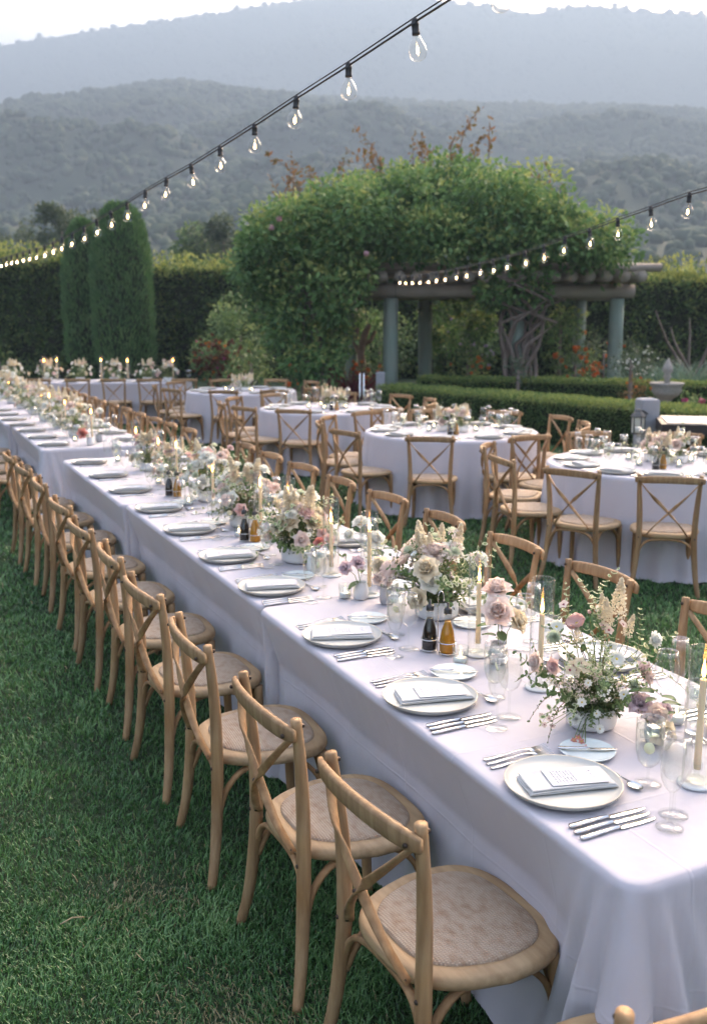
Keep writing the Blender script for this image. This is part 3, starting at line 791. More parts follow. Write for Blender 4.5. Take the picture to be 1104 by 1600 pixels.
def spiky(label, px, py0, Y, w, h, n, m, seed, name='ornamental_grass'):
    g = np.random.default_rng(seed); c = at_z(px, py0, 0) if False else Vector((at_y(px, 560, Y).x, Y, 0))
    root = thing(name, label, 'plant', c, 0, 'garden shrubs')
    V, F, va = [], [], []
    for i in range(n):
        a = g.uniform(0, 6.28); o = g.uniform(0, w * .6); x0, y0 = math.cos(a) * o, math.sin(a) * o * .6
        l = h * g.uniform(.6, 1.1); dx, dy = math.cos(a) * l * g.uniform(.25, .9), math.sin(a) * l * g.uniform(.2, .6); wd = .016 * g.uniform(.7, 1.4)
        b = len(V)
        for t in (0, .4, .75): 
            V += [(x0 + dx * t ** 1.6 - wd * (1 - t), y0 + dy * t ** 1.6, l * t * (1 - .3 * t)), (x0 + dx * t ** 1.6 + wd * (1 - t), y0 + dy * t ** 1.6, l * t * (1 - .3 * t))]
        V.append((x0 + dx, y0 + dy, l * .68)); V.append((x0 + dx + .003, y0 + dy, l * .68))
        F += [(b, b + 1, b + 3, b + 2), (b + 2, b + 3, b + 5, b + 4), (b + 4, b + 5, b + 7, b + 6)]; va += [g.random()] * 8
    o = obj('blades', np_mesh('blades', V, F, m, va), root); o['kind'] = 'stuff'
GRN = leafmat('blue_grass', (.07, .13, .09), (.12, .20, .14), (.22, .30, .21), .2)
spiky('large clump of blue-green ornamental grass behind the fountain', 1062, 590, 20.6, 1.6, 1.5, 500, GRN, 3)
spiky('second clump of blue-green ornamental grass at the right edge', 1110, 590, 20.2, 1.4, 1.5, 400, GRN, 4)
spiky('feathery green clump under the pergola beside orange flowers', 905, 590, 22.0, 1.0, .9, 260, GRN, 5)
spiky('burgundy spiky plant under the left end of the pergola', 545, 590, 23.0, .8, 1.25, 160, BURG, 6, 'cordyline')

def bare_branches():
    c = Vector((at_y(1085, 560, 24).x, 24, 0)); root = thing('bare_shrub', 'bare pale branches standing before the right tall hedge', 'shrub', c)
    g = np.random.default_rng(4)
    for i in range(9):
        a = g.uniform(-1.2, .9); l = g.uniform(1.1, 2.2); mb = MB()
        pts = [(math.sin(a) * l * t + .06 * math.sin(5 * t + i), g.uniform(-.05, .05), .3 + l * math.cos(a * .8) * t) for t in np.linspace(0, 1, 6)]
        mb.tube(pts, [.06, .05, .04, .032, .025, .012], 6); obj('branch', mb.mesh('bare_branch', BARK), root)
    mb = MB(); mb.tube([(0, 0, 0), (0, 0, .4)], [.09, .07], 8); obj('trunk', mb.mesh('bare_trunk', BARK), root)
bare_branches()

def driftwood():
    c = Vector((at_y(566, 560, 23.8).x, 23.8, 0)); root = thing('driftwood_sculpture', 'twisted brown driftwood piece under the left of the pergola', 'sculpture', c)
    for pts, r in [([(0, 0, 0), (.03, 0, .6), (-.05, 0, 1.1), (.04, 0, 1.5), (.16, 0, 1.78)], [.12, .1, .09, .08, .05]), ([(-.02, 0, 1.0), (-.18, 0, 1.35), (-.12, 0, 1.7)], [.07, .06, .05]), ([(.02, 0, 1.3), (.2, 0, 1.4), (.3, 0, 1.62)], [.06, .05, .04])]:
        mb = MB(); mb.tube(pts, r, 8); obj('limb', mb.mesh('driftwood_limb', mat('driftwood', (.24, .15, .10), .85, noise=(9, (.14, .08, .05), .7)) if 'driftwood' not in MAT else MAT['driftwood']), root)
driftwood()

def fountain():
    Y = 16.0; X = at_y(1041, 600, Y).x; root = thing('stone_fountain', 'tiered stone fountain with pointed finial behind the hedge', 'fountain', (X, Y, 0))
    zr = at_y(1041, 598, Y).z
    mb = MB(); mb.lathe([(.0, 0), (.42, 0), (.42, .22), (.46, .26), (.46, .30), (.38, .30), (.36, .2), (0, .2)], 24); obj('basin', mb.mesh('basin', STONE), root)
    mb = MB(); mb.lathe([(.12, .2), (.13, .26), (.07, .32), (.055, .45), (.07, zr - .30), (.12, zr - .25)], 16); obj('pedestal', mb.mesh('pedestal', STONE), root)
    mb = MB(); mb.lathe([(.10, zr - .26), (.19, zr - .20), (.235, zr - .13), (.225, zr - .07), (.265, zr - .03), (.27, zr), (.25, zr + .005), (.21, zr - .03), (0, zr - .05)], 24); obj('bowl', mb.mesh('bowl', STONE), root)
    mb = MB(); mb.lathe([(.05, zr - .05), (.045, zr + .06), (.07, zr + .10), (.045, zr + .13), (.085, zr + .19), (.08, zr + .24), (.045, zr + .32), (.0, zr + .40)], 14); obj('finial', mb.mesh('finial', STONE), root)
    mb = MB(); mb.lathe([(.0, zr - .012), (.235, zr - .012)], 24); obj('water', mb.mesh('water_surface', glass('fountain_water', (.75, .8, .8), .05)), root)
fountain()

def lantern():
    Y = 12.3; X = at_y(1009, 660, Y).x; zt = at_y(1009, 622, Y).z
    root = thing('lantern_post', 'square grey post with small chamfered top behind the right round table', 'post', (X, Y, 0), R(8))
    mb = MB(); s = .112
    mb.add([(-s, -s, 0), (s, -s, 0), (s, s, 0), (-s, s, 0), (-s, -s, zt - .02), (s, -s, zt - .02), (s, s, zt - .02), (-s, s, zt - .02), (-s + .03, -s + .03, zt), (s - .03, -s + .03, zt), (s - .03, s - .03, zt), (-s + .03, s - .03, zt)],
           [(0, 1, 5, 4), (1, 2, 6, 5), (2, 3, 7, 6), (3, 0, 4, 7), (4, 5, 9, 8), (5, 6, 10, 9), (6, 7, 11, 10), (7, 4, 8, 11), (8, 9, 10, 11)], 0, False)
    obj('shaft', mb.mesh('post_shaft', PLASTER), root)
    lx = at_y(996, 660, Y - .2).x; zl0 = at_y(996, 678, Y - .2).z; zl1 = at_y(996, 640, Y - .2).z; h = zl1 - zl0
    la = thing('wall_lantern', 'dark framed lantern with frosted panes mounted on the grey post', 'lantern', (lx, Y - .2, zl0), R(-20))
    r = .085
    mb = MB(); mb.lathe([(r, 0), (r, .02)], 6, smooth=False); mb.lathe([(0, .02), (r, .02)], 6, smooth=False); mb.lathe([(0, 0), (r, 0)], 6, smooth=False); obj('base_plate', mb.mesh('lantern_base', IRON), la)
    for j in range(6):
        a = 2 * math.pi * j / 6; b = 2 * math.pi * (j + 1) / 6; p = Vector((math.cos(a) * r * .95, math.sin(a) * r * .95, 0)); q = Vector((math.cos(b) * r * .95, math.sin(b) * r * .95, 0))
        mb = MB(); mb.tube([p + Vector((0, 0, .02)), p + Vector((0, 0, h * .72))], .008, 5); obj('frame_bar', mb.mesh('frame_bar', IRON), la)
        k = .94; mb = MB(); mb.add([p * k + Vector((0, 0, .02)), q * k + Vector((0, 0, .02)), q * k + Vector((0, 0, h * .72)), p * k + Vector((0, 0, h * .72))], [(0, 1, 2, 3)], 0, False); obj('pane', mb.mesh('pane', FROST), la)
    mb = MB(); mb.lathe([(r * 1.12, h * .70), (r * 1.15, h * .73), (r * .75, h * .86), (r * .55, h * .9), (r * .4, h * 1.0), (0, h * 1.05)], 6, smooth=False); obj('roof', mb.mesh('lantern_roof', IRON), la)
    mb = MB(); mb.tube([(0, 0, h * .9), (.05, .06, h * .95), (.1, .1, h * .8)], .012, 6); obj('bracket', mb.mesh('bracket', IRON), la)
    # short white bollard by the pergola
    p = at_y(594, 590, 19.6)
    mb = MB(); mb.box((-.085, -.085, 0), (.085, .085, at_y(594, 581, 19.6).z - .03)); mb.lathe([(.11, at_y(594, 581, 19.6).z - .03), (.06, at_y(594, 581, 19.6).z), (0, at_y(594, 581, 19.6).z)], 4, smooth=False)
    o = obj('bollard', mb.mesh('bollard', PLASTER), None, (p.x, 19.6, 0)); tag(o, 'short pale square bollard at the left end of the boxwood hedge', 'bollard')
    # two slim metal stakes standing left of the boxwood hedge
    for i, px in enumerate((562, 568)):
        q = at_y(px, 610, 18.6); mb = MB(); mb.tube([(0, 0, 0), (0, 0, at_y(px, 583, 18.6).z)], .018, 6)
        o = obj('garden_stake', mb.mesh('garden_stake', STEEL), None, (q.x, 18.6, 0)); tag(o, ['left of two slim metal stakes near the boxwood hedge end', 'right of two slim metal stakes near the boxwood hedge end'][i], 'stake', 'metal stakes')
    # low dark bed edge under the pergola flowers
    mb = MB(); a = at_y(515, 610, 20.5); b = at_y(600, 610, 19.8); d = (b - a).normalized(); mb.tube([(a.x, 20.5, .15), (b.x, 19.8, .15)], .16, 4)
    o = obj('garden_bed_edge', mb.mesh('garden_bed_edge', mat('brick_edge', (.16, .085, .06), .9, noise=(10, (.1, .06, .05), .7)))); tag(o, 'low dark brick edging of the flower bed under the pergola', 'edging')
lantern()

def firepit():
    Y = 11.4; a = at_y(1046, 663, Y); z = a.z
    root = thing('outdoor_table', 'dark edged square table with pale top at the right edge behind the round table', 'table', (a.x + .75, Y + .35, 0), R(-12))
    dark = mat('dark_stained_wood', (.025, .018, .017), .5, .4); pale = mat('pale_table_top', (.50, .43, .37), .6, .3, noise=(4, (.44, .37, .31), .6))
    mb = MB(); s = .75
    mb.box((-s, -.5, z - .13), (s, .5, z - .002)); obj('apron', mb.mesh('apron', dark), root)
    for i in range(7):
        mb = MB(); x = -s + .06 + i * (2 * s - .12) / 7; mb.box((x, -.46, z - .002), (x + (2 * s - .12) / 7 - .006, .46, z + .012)); obj('plank', mb.mesh('plank', pale), root)
    for sx in (-1, 1):
        for sy in (-1, 1):
            mb = MB(); mb.box((sx * (s - .06) - .05, sy * .42 - .05, 0), (sx * (s - .06) + .05, sy * .42 + .05, z - .13)); obj('leg', mb.mesh('leg', dark), root)
firepit()
# ------------------------------------------------------------------ banquet tables and cloths
LA = Vector((.5863, 1.9057, 0)); LU = Vector((-.42718, .90417, 0)); LN = Vector((.90417, .42718, 0))
def LT(s, t, z=0.0): return LA + LU * s + LN * t + Vector((0, 0, z))
RZL = math.atan2(LN.y, LN.x) - math.pi / 2        # local +y = across the table (a left-hand guest's forward), +x = his right
TOP = .765

def rect_cloth(L, W, free=(1, 1), seed=0, cr=.045, dens=.012, zh=.015, press=.088):
    """cloth for a table top L (x) by W (y), origin at the middle; free: how far the corner folds flare at the -x and +x end"""
    zt = TOP
    per = []
    def side(p, q, k):
        for i in range(k): per.append((p[0] + (q[0] - p[0]) * i / k, p[1] + (q[1] - p[1]) * i / k))
    hx, hy = L / 2, W / 2
    nl, nw, nc = int(L / .018), int(W / .018), 12
    cs = [(hx - cr, hy - cr, 0), (-hx + cr, hy - cr, 90), (-hx + cr, -hy + cr, 180), (hx - cr, -hy + cr, 270)]
    pts = []
    for ci in range(4):
        x, y, a0 = cs[ci]; x2, y2, a1 = cs[(ci + 1) % 4]
        for i in range(nc): a = R(a0 + 90 * i / nc); pts.append((x + cr * math.cos(a), y + cr * math.sin(a), math.cos(a), math.sin(a)))
        e0 = (x + cr * math.cos(R(a0 + 90)), y + cr * math.sin(R(a0 + 90))); e1 = (x2 + cr * math.cos(R(a0 + 90)), y2 + cr * math.sin(R(a0 + 90)))
        k = nl if ci % 2 == 0 else nw
        for i in range(k): t = i / k; pts.append((e0[0] + (e1[0] - e0[0]) * t, e0[1] + (e1[1] - e0[1]) * t, math.cos(R(a0 + 90)), math.sin(R(a0 + 90))))
    P = np.array(pts); n = len(P)
    arc = np.concatenate([[0], np.cumsum(np.hypot(*np.diff(P[:, :2], axis=0).T))])
    tot = arc[-1] + np.hypot(*(P[0, :2] - P[-1, :2]))
    dist = np.full(n, 9.0); fl = np.zeros(n); sgn = np.zeros(n)
    for c in cs:
        ac = c[2] + 45; px, py = c[0] + cr * math.cos(R(ac)), c[1] + cr * math.sin(R(ac))
        j = np.argmin(np.hypot(P[:, 0] - px, P[:, 1] - py)); d = arc - arc[j]; d = (d + tot / 2) % tot - tot / 2
        near = np.abs(d) < dist; dist = np.where(near, np.abs(d), dist); sgn = np.where(near, d, sgn); fl = np.where(near, free[1] if c[0] > 0 else free[0], fl)
    rows = np.concatenate([[0, .004, .010, .018], np.linspace(.03, zt - zh, 46)])
    V = []
    for z in rows:
        q = np.clip((z - .015) / (zt - zh), 0, 1)
        off = .012 * np.sin(min(1, z / .018) * math.pi / 2)
        o = np.full(n, off)
        cf = np.exp(-(dist / .16) ** 2); wide = np.exp(-(dist / .38) ** 2)
        o = o + fl * (q ** .9) * (.065 * cf + .03 * wide)
        o = o + fl * (q ** .8) * .066 * np.cos(sgn / (.055 + .13 * q) * 2 * np.pi) * np.exp(-(dist / (.10 + .28 * q)) ** 2)
        o = o + q * .017 * np.sin(arc * 9 + 1.3 * np.sin(arc * 3.1 + seed)) * (1 - wide) * (.4 + .6 * q)
        o = o + (q ** .6) * .010 * fbm(arc * 5 + 20, np.full(n, z * 4.0 + seed), 3, seed)
        o = o + q * .012 * np.clip(fl, .3, 1)
        o = o - press * np.abs(P[:, 3]) ** 4 * np.clip(q / .3, 0, 1) * (1 - np.exp(-(dist / .26) ** 2) * np.clip(fl * 1.3, 0, 1))
        V.append(np.c_[P[:, 0] + P[:, 2] * o - 0, P[:, 1] + P[:, 3] * o, np.full(n, zt) - z + (.004 if z == 0 else 0) * 0])
    V = np.concatenate(V); k = len(rows)
    i = np.arange(n); F = np.concatenate([np.c_[j * n + i, j * n + (i + 1) % n, (j + 1) * n + (i + 1) % n, (j + 1) * n + i][:, ::-1] for j in range(k - 1)])
    # top: inner rings towards a spine
    rings = [V[:n]]
    for f in (.97, .85, .6, .3, 0):
        r = P[:, :2] * np.array([f, f]); 
        sx = np.clip(P[:, 0], -hx + hy, hx - hy)
        r = np.c_[sx + (P[:, 0] - sx) * f, P[:, 1] * f]
        zz = zt + .0012 * fbm(r[:, 0] * 6, r[:, 1] * 6, 3, seed + 2)
        rings.append(np.c_[r, zz])
    base = len(V); V = np.concatenate([V] + rings[1:])
    for j in range(5):
        a = (0 if j == 0 else base + (j - 1) * n); b = base + j * n
        F = np.concatenate([F, np.c_[a + i, a + (i + 1) % n, b + (i + 1) % n, b + i]])
    return np_mesh('tablecloth', V, F, LINEN, smooth=True)

def table_frame(label, loc, rz, L, W, group):
    root = thing('banquet_table', label, 'table', loc, rz, group); m = MAT.get('table_ply') or mat('table_ply', (.35, .25, .15), .6)
    mb = MB(); mb.box((-L / 2 + .01, -W / 2 + .01, TOP - .035), (L / 2 - .01, W / 2 - .01, TOP - .006)); obj('tabletop', mb.mesh('tabletop', m), root)
    for sx in (-1, 1):
        for sy in (-1, 1):
            mb = MB(); mb.tube([(sx * (L / 2 - .2), sy * (W / 2 - .12), 0), (sx * (L / 2 - .2), sy * (W / 2 - .12), TOP - .035)], .016, 6); obj('leg', mb.mesh('leg', STEEL), root)

RZT = math.atan2(LU.y, LU.x)
LONG = [  # s0, s1, t0, width, flare near, flare far, words
    (0.0, 2.275, 0.0, 1.0, 1, .12, 'nearest table of the long row, its corner at lower right'),
    (2.29, 4.80, .012, .985, .12, .12, 'second table of the long row'),
    (4.815, 7.06, -.012, .99, .12, .6, 'third table of the long row, before the gap'),
    (7.80, 10.2, -.075, 1.0, .8, .12, 'first table of the long row beyond the gap'),
    (10.22, 12.62, -.12, 1.0, .12, .12, 'second table of the long row beyond the gap'),
    (12.64, 15.0, -.16, 1.0, .12, .6, 'last table of the long row beyond the gap')]
for i, (s0, s1, t0, W, f0, f1, wd) in enumerate(LONG):
    c = LT((s0 + s1) / 2, t0 + W / 2)
    tag(obj('tablecloth', rect_cloth(s1 - s0, W, (f0, f1), i), None, c, (0, 0, RZT)), 'pale lilac-white cloth over the ' + wd, 'tablecloth', 'cloths on the long row of tables')
    table_frame('folding table under cloth, ' + wd, c, RZT, s1 - s0, W, 'tables of the long row')
# far table across the back
FY = 18.25; FX0, FX1 = -7.6, -3.12
for i, (x0, x1) in enumerate([(-5.3, FX1), (FX0, -5.32)]):
    c = Vector(((x0 + x1) / 2, FY + .5, 0))
    tag(obj('tablecloth', rect_cloth(x1 - x0, 1.0, (.2, .6), 30 + i, press=.03), None, c), ['lilac cloth on the right half of the far crosswise table', 'lilac cloth on the left half of the far crosswise table'][i], 'tablecloth', 'cloths on the far table')
    table_frame(['right half of the far crosswise table under its cloth', 'left half of the far crosswise table under its cloth'][i], c, 0, x1 - x0, 1.0, 'far crosswise tables')

ROUND = [((2.52, 8.12), .90, 'nearest round table'), ((1.03, 10.46), .90, 'second round table'), ((-.33, 13.15), .90, 'third round table'), ((-1.83, 16.3), .88, 'farthest round table')]
def round_cloth(r, seed, nf=26):
    g = np.random.default_rng(seed); n = 300; a = np.arange(n) / n * 2 * np.pi
    ph = a * nf + 1.6 * np.sin(a * 3 + seed) + 1.1 * np.sin(a * 7 + seed * 2)
    amp = .55 + .45 * vnoise(np.cos(a) * 4 + 9, np.sin(a) * 4 + 9, seed)
    V = []
    rows = [0, .005, .012, .022] + list(np.linspace(.04, TOP - .012, 24))
    for z in rows:
        q = max(0, (z - .015) / TOP)
        o = .014 * math.sin(min(1, z / .022) * math.pi / 2) + q * .07 + (q ** 1.15) * .045 * amp * np.sin(ph) + q * .015 * np.sin(a * 5 + seed)
        if z > TOP - .06: o = o + .02 * (z - TOP + .06) / .06
        V.append(np.c_[np.cos(a) * (r + o), np.sin(a) * (r + o), np.full(n, TOP - z)])
    for f in (.98, .8, .5, .2, .01): V.append(np.c_[np.cos(a) * r * f, np.sin(a) * r * f, np.full(n, TOP)])
    i = np.arange(n); k = len(rows)
    F = [np.c_[(j + 1) * n + i, (j + 1) * n + (i + 1) % n, j * n + (i + 1) % n, j * n + i] for j in range(k - 1)]
    idx = [0] + list(range(k, k + 5))
    F += [np.c_[idx[j] * n + i, idx[j] * n + (i + 1) % n, idx[j + 1] * n + (i + 1) % n, idx[j + 1] * n + i] for j in range(5)]
    return np_mesh('round_cloth', np.concatenate(V), np.concatenate(F), LINEN, smooth=True)
for i, ((x, y), r, wd) in enumerate(ROUND):
    tag(obj('tablecloth', round_cloth(r, i + 3), None, (x, y, 0)), 'floor-length lilac-white cloth on the ' + wd, 'tablecloth', 'cloths on the round tables')
    root = thing('round_table', 'round folding table under the cloth of the ' + wd, 'table', (x, y, 0), 0, 'round tables')
    mb = MB(); mb.lathe([(0, TOP - .03), (r - .01, TOP - .03), (r - .01, TOP - .006), (0, TOP - .006)], 40); obj('tabletop', mb.mesh('tabletop', MAT['table_ply']), root)
    for k in range(4):
        a = k * math.pi / 2 + .5; mb = MB(); mb.tube([(math.cos(a) * .5, math.sin(a) * .5, 0), (math.cos(a) * .5, math.sin(a) * .5, TOP - .03)], .016, 6); obj('leg', mb.mesh('leg', STEEL), root)

# ------------------------------------------------------------------ cross-back chair
def seat_outline(k=1.0, n=40):
    out = []
    for i in range(n):
        a = 2 * math.pi * i / n; c, s = math.cos(a), math.sin(a)
        e = .62
        x = math.copysign(abs(c) ** e, c); y = math.copysign(abs(s) ** e, s)
        w = .240 if y > 0 else .240 - .050 * abs(y)
        out.append((x * w * k, y * .225 * k + .013))
    return out
def seat_mesh():
    mb = MB(); n = 44; rows = []
    for k, z in [(.80, .415), (.93, .414), (.985, .420), (1.0, .432), (.99, .446), (.955, .4525), (.80, .4535), (.76, .446), (.0, .446)]:
        rows += [(x, y, z) for x, y in seat_outline(k, n)]
    nr = 9
    mb.ngrid(rows, n, nr, 0, True); mb.add([(x, y, .415) for x, y in seat_outline(.80, n)][::-1], [tuple(range(n))], 0, False)
    return mb.mesh('seat', WOOD_PALE)
def pad_mesh():
    mb = MB(); n = 44; rows = []
    for k, z in [(.805, .450), (.80, .4575), (.77, .4615), (.6, .4650), (.35, .467), (.0, .468)]: rows += [(x, y, z) for x, y in seat_outline(k, n)]
    mb.ngrid(rows, n, 6, 0, True); return mb.mesh('woven_pad', RATTAN)
def smooth_path(pts, k=4):
    P = [Vector(p) for p in pts]; out = []
    for i in range(len(P) - 1):
        p0, p1, p2, p3 = P[max(i - 1, 0)], P[i], P[i + 1], P[min(i + 2, len(P) - 1)]
        for j in range(k):
            t = j / k
            out.append(.5 * ((2 * p1) + (p2 - p0) * t + (2 * p0 - 5 * p1 + 4 * p2 - p3) * t * t + (3 * p1 - p0 - 3 * p2 + p3) * t ** 3))
    out.append(P[-1]); return out
def post_mesh(sx):
    mb = MB(); p = smooth_path([(sx * .236, -.246, 0), (sx * .212, -.222, .13), (sx * .193, -.205, .31), (sx * .186, -.200, .46), (sx * .190, -.203, .62), (sx * .199, -.214, .76), (sx * .207, -.228, .875)], 4)
    k = len(p); mb.tube(p, [.0155 + .0058 * math.sin(math.pi * min(1, i / k * 1.15)) for i in range(k)], 10); return mb.mesh('rear_post', WOOD)
def rail_mesh():
    mb = MB(); p = []; r = []
    for i in range(15):
        t = i / 14 * 2 - 1
        p.append((t * .232, -.243 - .036 * (1 - t * t) ** .8, .838 + .010 * (1 - t * t))); r.append(1 - .3 * abs(t) ** 8)
    mb.tube(p, r, 12, flat=(.0265, .0115, .55), up=(0, -.12, 1)); return mb.mesh('top_rail', WOOD)
def slat_mesh(sx):
    mb = MB(); p = smooth_path([(sx * .199, -.236, .822), (sx * .12, -.262, .735), (sx * .02, -.266 - .006 * sx, .635), (-sx * .08, -.244, .525), (-sx * .140, -.212, .440)], 4)
    mb.tube(p, 1.0, 8, flat=(.0135, .005, .6), up=(sx * .6, 0, .7)); return mb.mesh('cross_slat', WOOD)
def hoop_mesh(kind):
    mb = MB()
    if kind == 'rear': pts = [(-.190, -.205, .265), (-.178, -.200, .33), (-.14, -.195, .385), (-.07, -.192, .407), (.07, -.192, .407), (.14, -.195, .385), (.178, -.200, .33), (.190, -.205, .265)]; up = (0, 1, 0)
    elif kind == 'front': pts = [(-.192, .190, .265), (-.176, .187, .33), (-.13, .184, .385), (-.07, .182, .407), (.07, .182, .407), (.13, .184, .385), (.176, .187, .33), (.192, .190, .265)]; up = (0, 1, 0)
    else:
        s = kind; pts = [(s * .190, -.195, .265), (s * .180, -.17, .33), (s * .175, -.12, .385), (s * .172, -.05, .407), (s * .176, .05, .407), (s * .180, .115, .385), (s * .186, .165, .33), (s * .190, .188, .265)]; up = (1, 0, 0)
    mb.tube(smooth_path(pts, 3), 1.0, 8, flat=(.0125, .0085, .6), up=up); return mb.mesh('bent_brace', WOOD)
def leg_mesh(sx):
    mb = MB(); p = smooth_path([(sx * .190, .186, .418), (sx * .192, .190, .25), (sx * .196, .198, .1), (sx * .204, .210, 0)], 3); k = len(p)
    mb.tube(p, [.0205 - .006 * i / k for i in range(k)], 10); return mb.mesh('front_leg', WOOD)
CH = dict(seat=seat_mesh(), pad=pad_mesh(), rail=rail_mesh(), post=[post_mesh(-1), post_mesh(1)], slat=[slat_mesh(-1), slat_mesh(1)], hoop=[hoop_mesh(k) for k in ('rear', 'front', -1, 1)], leg=[leg_mesh(-1), leg_mesh(1)])
mb = MB(); mb.lathe([(.0, .004), (.004, .0038), (.0062, .001), (.0062, -.004)], 8); BOLT = mb.mesh('bolt', DARKBOLT)
def make_chair(bolts):
    t = thing('cross_back_chair', 'x', 'chair')
    s = obj('seat', CH['seat'], t); obj('woven_pad', CH['pad'], s)
    for m in CH['post']: obj('rear_post', m, t)
    for m in CH['leg']: obj('front_leg', m, t)
    r = obj('top_rail', CH['rail'], t)
    for m in CH['slat']: obj('cross_slat', m, t)
    for m in CH['hoop']: obj('bent_brace', m, t)
    if bolts:
        for x, y, z in [(-.205, -.268, .834), (.205, -.268, .834), (0, -.276, .618), (-.136, -.222, .448), (.136, -.222, .448), (-.188, -.221, .425), (.188, -.221, .425)]:
            obj('bolt', BOLT, t, (x, y, z), (R(90), 0, 0))
        for s_ in (-1, 1): obj('bolt', BOLT, t, (s_ * .205, -.206, .853), (R(-90), 0, 0))
    return Proto(t)
CHN = make_chair(True); CHF = make_chair(False)
def jit(a): return random.uniform(-a, a)
LEFT_S = [.47, 1.10, 1.785, 2.48, 3.15, 3.84, 4.55, 5.39, 6.13, 6.86]
for i, s in enumerate(LEFT_S):
    rot = [.07, .02, -.04, .05, -.04, .03, .05, -.05, .03, 0][i]
    CHN.place(LT(s, -.200 + [.042, .022, .0, -.004, .008, -.010, .0, .008, -.006, -.02][i]), RZL + rot, f'{nth(i)} wooden cross-back chair from the near corner, left side of the long row', 'chairs along the left of the long row')
for i, s in enumerate([8.35, 9.05, 9.75, 10.45]):
    CHN.place(LT(s, -.24 - .02 * i), RZL + jit(.05), f'{nth(i)} wooden cross-back chair beyond the gap, left of the long row', 'chairs along the left of the long row')
RIGHT_S = [.45, 1.15, 1.85, 2.50, 3.20, 3.88, 4.57, 5.26, 5.95, 6.62]
for i, s in enumerate(RIGHT_S):
    if i == 0: continue
    CHN.place(LT(s, 1.19 + jit(.02)), RZL + math.pi + jit(.09), f'{nth(i - 1)} wooden cross-back chair from the right edge, far side of long row', 'chairs along the far side of the long row')
for i, s in enumerate([8.0, 8.6, 9.2, 9.85, 10.5, 11.15, 11.8, 12.4, 13.05, 13.7, 14.35]):
    CHF.place(LT(s, 1.10 - .012 * i + jit(.01)), RZL + math.pi + jit(.06), f'{nth(i)} wooden chair beyond the gap on the far side of the long row', 'chairs along the far side of the long row')
ANG = [[-104, -133, -164, 164, 132, 101, 66, 34, 2, -30, -66], [-104, -143, -178, 158, 128, 96, 58, 24, -4, -24, -64],
       [-106, -137, -168, 160, 125, 84, 44, 12, -20, -58], [-95, -134, -170, 150, 110, 70, 36, 2, -28, -62]]
RAD = [[1.17, 1.18, 1.15, 1.16, 1.16, 1.15, 1.15, 1.16, 1.16, 1.16, 1.16], None, None, None]
for ti, ((x, y), r, wd) in enumerate(ROUND):
    for k, a in enumerate(ANG[ti]):
        rr = (r + .26) + jit(.02); aa = R(a)
        p = (x + math.cos(aa) * rr, y + math.sin(aa) * rr, 0)
        (CHN if ti < 2 else CHF).place(p, aa + math.pi / 2 + jit(.08) - (.0), f'{nth(k)} wooden cross-back chair clockwise from the front of the {wd}', 'chairs around the round tables')
for i, x in enumerate([-3.0, -3.62, -4.26, -4.9, -5.6, -6.3]):
    CHF.place((x, FY - .24, 0), jit(.04), f'{nth(i)} wooden cross-back chair from the right in front of the far crosswise table', 'chairs at the far table')
# the chair at the head of the row, only its back rail in view
hp = at_z(1098, 1592, .84) + LN * .07 - LU * .022
CHN.place(hp - LU * (-.28) - LU * .0 + Vector((0, 0, -.84)), RZL + math.pi / 2, 'wooden chair at the head of the row, only its top rail showing at bottom right', 'chairs along the left of the long row')
# ------------------------------------------------------------------ tableware meshes
def plate_mesh():
    R_ = .150; mb = MB()
    mb.lathe([(0, .0105), (.085, .0105), (.128, .0115), (.140, .0155), (.1465, .0220)], 48, 0)
    mb.lathe([(.1465, .0220), (.1495, .0232), (.1500, .0215)], 48, 1)
    mb.lathe([(.1500, .0215), (.1445, .0120), (.130, .0040), (.095, .0015), (.0, .0015)], 48, 0)
    return mb.mesh('dinner_plate', [CERAMIC, CERRIM])
def bread_mesh():
    mb = MB(); mb.lathe([(0, .006), (.055, .006), (.072, .010), (.0755, .0125), (.077, .0115), (.071, .0055), (.05, .001), (0, .001)], 36)
    return mb.mesh('bread_plate', BREAD)
def napkin_mesh(seed=0):
    g = np.random.default_rng(seed); mb = MB(); w, l = .052, .118
    for j, (z0, z1, dx, dl) in enumerate([(0, .0042, 0, 0), (.0045, .0088, .002, -.002), (.0091, .0135, -.001, -.005)]):
        n = 10; V = []
        for (rw, z) in [(.97, z0 + .0006), (1.0, (z0 + z1) / 2), (.97, z1)]:
            for (x, y) in [(a, b) for a, b in ([(-1, -1), (-.5, -1), (0, -1), (.5, -1), (1, -1), (1, -.5), (1, 0), (1, .5), (1, 1), (.5, 1), (0, 1), (-.5, 1), (-1, 1), (-1, .5), (-1, 0), (-1, -.5)])]:
                V.append((x * w * rw + dx + g.normal(0, .0006), y * (l + dl) * (1 - (1 - rw) * .5) + g.normal(0, .0006), z + .0012 * math.sin(y * 2 + j) + .0008 * math.sin(x * 3)))
        k = 16; fs = [(r * k + i, r * k + (i + 1) % k, (r + 1) * k + (i + 1) % k, (r + 1) * k + i) for r in range(2) for i in range(k)]
        fs.append(tuple(2 * k + i for i in range(k))); fs.append(tuple(i for i in range(k))[::-1])
        mb.add(V, fs, 0, False)
    return mb.mesh('napkin', NAPKIN)
def card_mesh():
    mb = MB(); mb.box((-.045, -.076, 0), (.045, .076, .0008)); return mb.mesh('menu_card', CARD)
